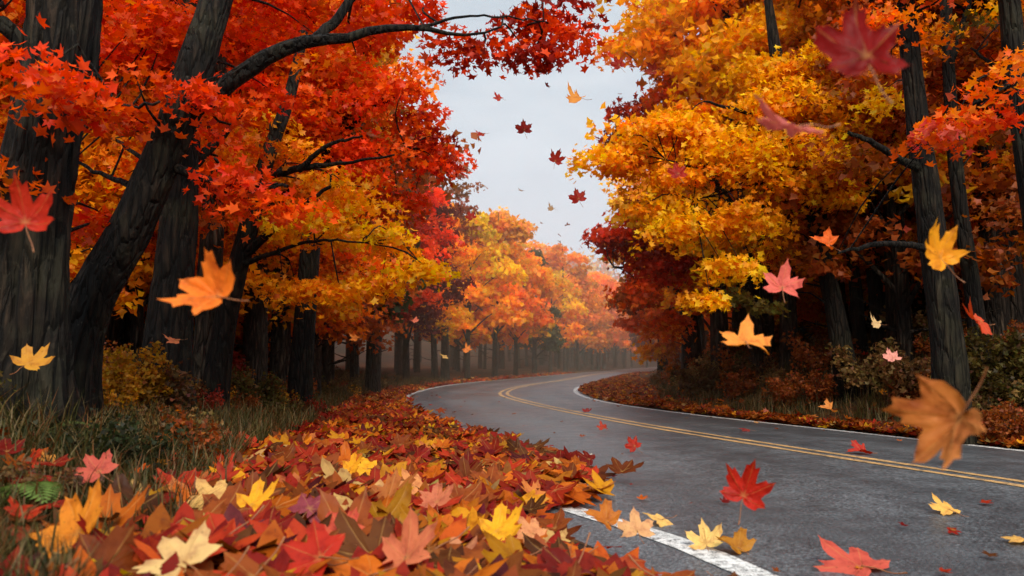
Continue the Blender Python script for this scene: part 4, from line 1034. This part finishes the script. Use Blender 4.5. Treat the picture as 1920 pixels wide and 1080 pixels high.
# ------------------------------------------------------------------ leaves in the air
# px, py, width px, colour, leaf size, normal (towards camera = (0,-1,0)), spin, mesh, label
DKR = (.30, .018, .012)
AIR = [
 (1622, 112, 178, (.20, .007, .006), .21, (.1, -1, .25), .1, 0, 'large crimson leaf falling highest at the upper right, before the orange boughs'),
 (1500, 236, 140, (.50, .12, .10), .20, (.1, -.28, 1), 1.3, 4, 'pinkish red leaf falling nearly edge on below the large crimson one'),
 (48, 418, 112, (.48, .03, .015), .20, (.3, -1, .3), .2, 1, 'red leaf falling at the left edge before the old trunk'),
 (408, 556, 128, (.80, .19, .025), .21, (-.2, -1, .5), 1.2, 2, 'bright orange leaf falling in front of the left trunks'),
 (1764, 486, 98, (.82, .32, .02), .20, (.25, -1, .3), .4, 1, 'golden orange leaf falling before the stout right trunk'),
 (1467, 539, 74, (.68, .13, .10), .20, (0, -.8, .6), -.3, 4, 'coral pink leaf falling before the yellow maple stem'),
 (1553, 457, 46, (.76, .13, .02), .19, (.5, -1, .4), .8, 5, 'small flame orange leaf falling left of the golden orange one'),
 (1398, 640, 96, (.80, .27, .05), .21, (.1, -.4, 1), -.5, 4, 'orange leaf gliding nearly flat above the right bank'),
 (1676, 672, 34, (.74, .30, .24), .19, (0, -.8, .7), .3, 0, 'pale pink leaf falling before the dark right bank'),
 (1800, 782, 175, (.52, .17, .045), .22, (-1, -.6, .3), 2.5, 2, 'big brown orange leaf falling tip down near the right edge'),
 (1394, 930, 92, (.46, .022, .012), .20, (-.25, -1, .35), -.35, 1, 'dark red leaf hovering upright over the near lane'),
 (1272, 327, 38, (.34, .02, .012), .19, (.1, -1, .3), .2, 0, 'dark red leaf falling in front of the yellow maple crown'),
 (1161, 123, 30, DKR, .19, (.2, -1, .1), .5, 0, 'dark red leaf falling beside the top of the tall orange maple'),
 (1226, 133, 28, (.25, .03, .02), .19, (-.3, -1, .2), 1.6, 2, 'dark brown red leaf falling in front of the tall orange maple'),
 (1085, 185, 42, (.62, .24, .05), .20, (.2, -.35, 1), .6, 6, 'tan gold leaf gliding edge on high in the sky gap'),
 (983, 245, 33, DKR, .19, (0, -1, .3), .1, 0, 'dark red leaf falling mid sky, larger one left of the centre'),
 (1041, 302, 31, DKR, .19, (.2, -1, .25), -.4, 1, 'dark red leaf falling lower in the middle of the sky gap'),
 (1085, 374, 34, DKR, .19, (-.2, -1, .3), .3, 0, 'dark red leaf falling at the foot of the sky gap by the right crowns'),
 (937, 184, 22, (.36, .03, .02), .18, (.2, -.7, .6), .8, 4, 'small red leaf falling just below the overhanging red boughs'),
 (905, 251, 22, DKR, .18, (0, -.5, .8), 1.4, 4, 'small dark leaf falling close to the scarlet crown'),
 (885, 408, 22, DKR, .18, (.2, -1, .3), .6, 0, 'small dark red leaf falling before the maroon trees'),
 (1013, 124, 32, (.40, .025, .015), .18, (.1, -1, .2), 2.6, 0, 'red leaf dropping free just under the tip of the overhanging bough'),
 (1111, 33, 14, (.62, .22, .04), .16, (.4, -1, .3), .9, 2, 'small orange leaf falling at the top of the sky gap'),
 (978, 357, 12, (.25, .14, .08), .17, (.2, -.35, 1), .9, 4, 'tiny tan leaf in the sky, highest of the tiny ones'),
 (1036, 392, 17, (.32, .2, .11), .17, (.3, -.3, 1), .3, 6, 'tiny pale leaf in the sky left of the dark red one by the crowns'),
 (1016, 418, 7, (.2, .08, .05), .16, (.2, -.6, 1), 1.2, 4, 'speck of a leaf low in the sky, leftmost of the lowest four'),
 (1063, 422, 11, (.2, .06, .04), .16, (-.2, -.4, 1), .2, 4, 'speck of a leaf low in the sky, rightmost of the lowest four'),
 (1049, 441, 7, (.2, .06, .04), .16, (.2, -.5, 1), 2.2, 6, 'speck of a leaf low in the sky, upper of the two lowest'),
 (1048, 453, 7, (.2, .06, .04), .16, (.4, -.5, 1), 2.9, 6, 'speck of a leaf low in the sky, the very lowest'),
 (777, 603, 19, (.62, .16, .10), .18, (.3, -.6, .7), .4, 5, 'small pink red leaf falling before the left trunks and dark crowns'),
 (668, 634, 22, (.72, .22, .04), .18, (0, -.5, .8), 1.2, 4, 'small orange leaf falling low before the dark trunk left of the bend'),
 (835, 668, 20, (.55, .34, .12), .18, (.2, -.35, 1), 1.5, 4, 'small tan leaf drifting flat just above the left verge'),
 (878, 657, 18, (.66, .20, .05), .18, (.3, -.5, .8), .3, 6, 'small orange leaf drifting beside the small tan one'),
 (330, 638, 34, (.62, .19, .08), .18, (.1, -.3, 1), 1.5, 4, 'dull orange leaf gliding flat before the thick straight trunk'),
 (1646, 607, 27, (.76, .50, .24), .18, (.2, -.4, 1), .7, 6, 'pale cream leaf gliding before the pair of straight stems'),
 (1600, 708, 18, (.70, .30, .20), .17, (.6, -.8, .3), .5, 5, 'small pale pink leaf falling low over the right bank shrubs'),
 (1552, 717, 13, (.60, .22, .12), .17, (.3, -.9, .3), 1.5, 0, 'tiny pink leaf falling left of the small pale pink one'),
 (1479, 715, 11, (.60, .26, .16), .17, (.5, -.9, .3), .5, 1, 'tiny pale leaf falling over the shrubs right of the bend'),
 (1556, 766, 30, (.62, .22, .05), .18, (.6, -.5, .6), .9, 5, 'orange leaf sliding down just above the right bank grass'),
 (1437, 772, 13, (.55, .16, .10), .17, (.3, -.9, .4), .8, 0, 'tiny pink leaf falling just above the far edge line'),
 (1190, 837, 33, (.38, .025, .015), .19, (.2, -1, .4), .6, 0, 'red leaf hovering over the near lane before the double yellow lines'),
 (1131, 802, 22, (.36, .035, .02), .19, (.1, -.5, .9), .2, 4, 'small red leaf skimming the yellow lines'),
 (1838, 606, 62, (.52, .06, .025), .20, (.3, -.3, 1), 1.0, 6, 'red leaf gliding edge on before the right trunks'),
]
for px, py, w_, col, size, nrm, spin, k, lab in AIR:
    d = F_PX * size / w_
    dr = ray(px, py); p = CAM + dr * d
    if p[2] < .12 + max(0, float(H(p[0], p[1]))):     # never below what it hovers over
        t = d
        while t > .5 and (CAM + dr * t)[2] < .10 + max(0, float(H(*(CAM + dr * t)[:2]))): t -= .02
        p = CAM + dr * t; size = size * t / d
    place_leaf('falling_leaf', AIR_ME[k], p, nrm, spin, size, col, lab, 'maple leaves falling through the air', cat='falling leaf')

# ------------------------------------------------------------------ mist along the far road
def mist():
    X0, X1, Y0, Y1, Z0, Z1 = -120, 160, 13, 250, -2, 46
    V = np.array([(x, y, z) for z in (Z0, Z1) for y in (Y0, Y1) for x in (X0, X1)], float)
    F = np.array([[0, 2, 3, 1], [4, 5, 7, 6], [0, 1, 5, 4], [2, 6, 7, 3], [0, 4, 6, 2], [1, 3, 7, 5]])
    m, nt, out = mat_new('thin_mist'); s = N(nt, 'ShaderNodeVolumeScatter')
    s.inputs['Color'].default_value = (1.0, .92, .74, 1); s.inputs['Density'].default_value = .0029; s.inputs['Anisotropy'].default_value = .2
    nt.links.new(s.outputs[0], out.inputs['Volume'])
    o = link('mist', new_mesh('mist', V, F, np.full(6, 4)), m); tag(o, 'thin pale mist hanging between the trees and over the far bend', 'mist', kind='stuff')
mist()

# ------------------------------------------------------------------ sky and light
SUN_EL, SUN_AZ = R(41), R(168)          # azimuth from +Y clockwise: high, behind the camera to the right
W = bpy.data.worlds.new('World'); SC.world = W; W.use_nodes = True
nt = W.node_tree; nt.nodes.clear(); L = nt.links.new
out = N(nt, 'ShaderNodeOutputWorld')
sky = N(nt, 'ShaderNodeTexSky', sky_type='NISHITA'); sky.sun_disc = False; sky.sun_elevation = SUN_EL; sky.sun_rotation = SUN_AZ
bg1 = N(nt, 'ShaderNodeBackground'); L(sky.outputs[0], bg1.inputs[0]); bg1.inputs[1].default_value = .10
tc = N(nt, 'ShaderNodeTexCoord')
mp = mapping(nt, tc.outputs['Generated'], (1, 1, 2.6))
cn = noise(nt, mp, 2.6, 6, .55, .3)
cc = ramp(nt, cn, [(.30, (.43, .53, .61)), (.52, (.56, .65, .72)), (.70, (.74, .80, .84))])
sx = N(nt, 'ShaderNodeSeparateXYZ'); L(tc.outputs['Generated'], sx.inputs[0])
cc = mixc(nt, ramp(nt, sx.outputs[2], [(0.02, .85), (.34, 0.0)]), cc, (.68, .76, .82))
cc = mixc(nt, 1.0, cc, ramp(nt, sx.outputs[2], [(.46, (.36, .36, .36)), (.90, (1, .98, .95))]), 'MULTIPLY')      # an overcast sky is brightest overhead
bg2 = N(nt, 'ShaderNodeBackground'); L(cc, bg2.inputs[0]); bg2.inputs[1].default_value = 1.17 / .36
ms = N(nt, 'ShaderNodeMixShader'); ms.inputs[0].default_value = .88; L(bg1.outputs[0], ms.inputs[1]); L(bg2.outputs[0], ms.inputs[2]); L(ms.outputs[0], out.inputs[0])

sl = bpy.data.lights.new('sun', 'SUN'); sl.energy = 3.6; sl.angle = R(25); sl.color = (1, .87, .70)
so = bpy.data.objects.new('sun', sl); COL.objects.link(so)
dirv = Vector((math.sin(SUN_AZ) * math.cos(SUN_EL), math.cos(SUN_AZ) * math.cos(SUN_EL), math.sin(SUN_EL)))
so.rotation_euler = dirv.to_track_quat('Z', 'Y').to_euler(); so.location = dirv * 60

# ------------------------------------------------------------------ camera and render
cd = bpy.data.cameras.new('camera'); cam = bpy.data.objects.new('camera', cd); COL.objects.link(cam)
cam.location = tuple(CAM); cam.rotation_euler = (math.pi / 2 + PITCH, 0, 0)
cd.sensor_width = 36; cd.lens = 36 * F_PX / 1920; cd.clip_start = .05; cd.clip_end = 2000
cd.dof.use_dof = True; cd.dof.focus_distance = 9.0; cd.dof.aperture_fstop = 2.2
SC.camera = cam
SC.render.engine = 'CYCLES'
SC.view_settings.view_transform = 'Standard'; SC.view_settings.look = 'None'; SC.view_settings.exposure = 0
cy = SC.cycles
cy.use_denoising = True
try: cy.denoiser = 'OPENIMAGEDENOISE'
except Exception: pass
cy.max_bounces = 9; cy.diffuse_bounces = 7; cy.glossy_bounces = 2; cy.transmission_bounces = 7; cy.volume_bounces = 1; cy.transparent_max_bounces = 4
cy.sample_clamp_indirect = 4
cy.use_adaptive_sampling = True; cy.adaptive_threshold = .02
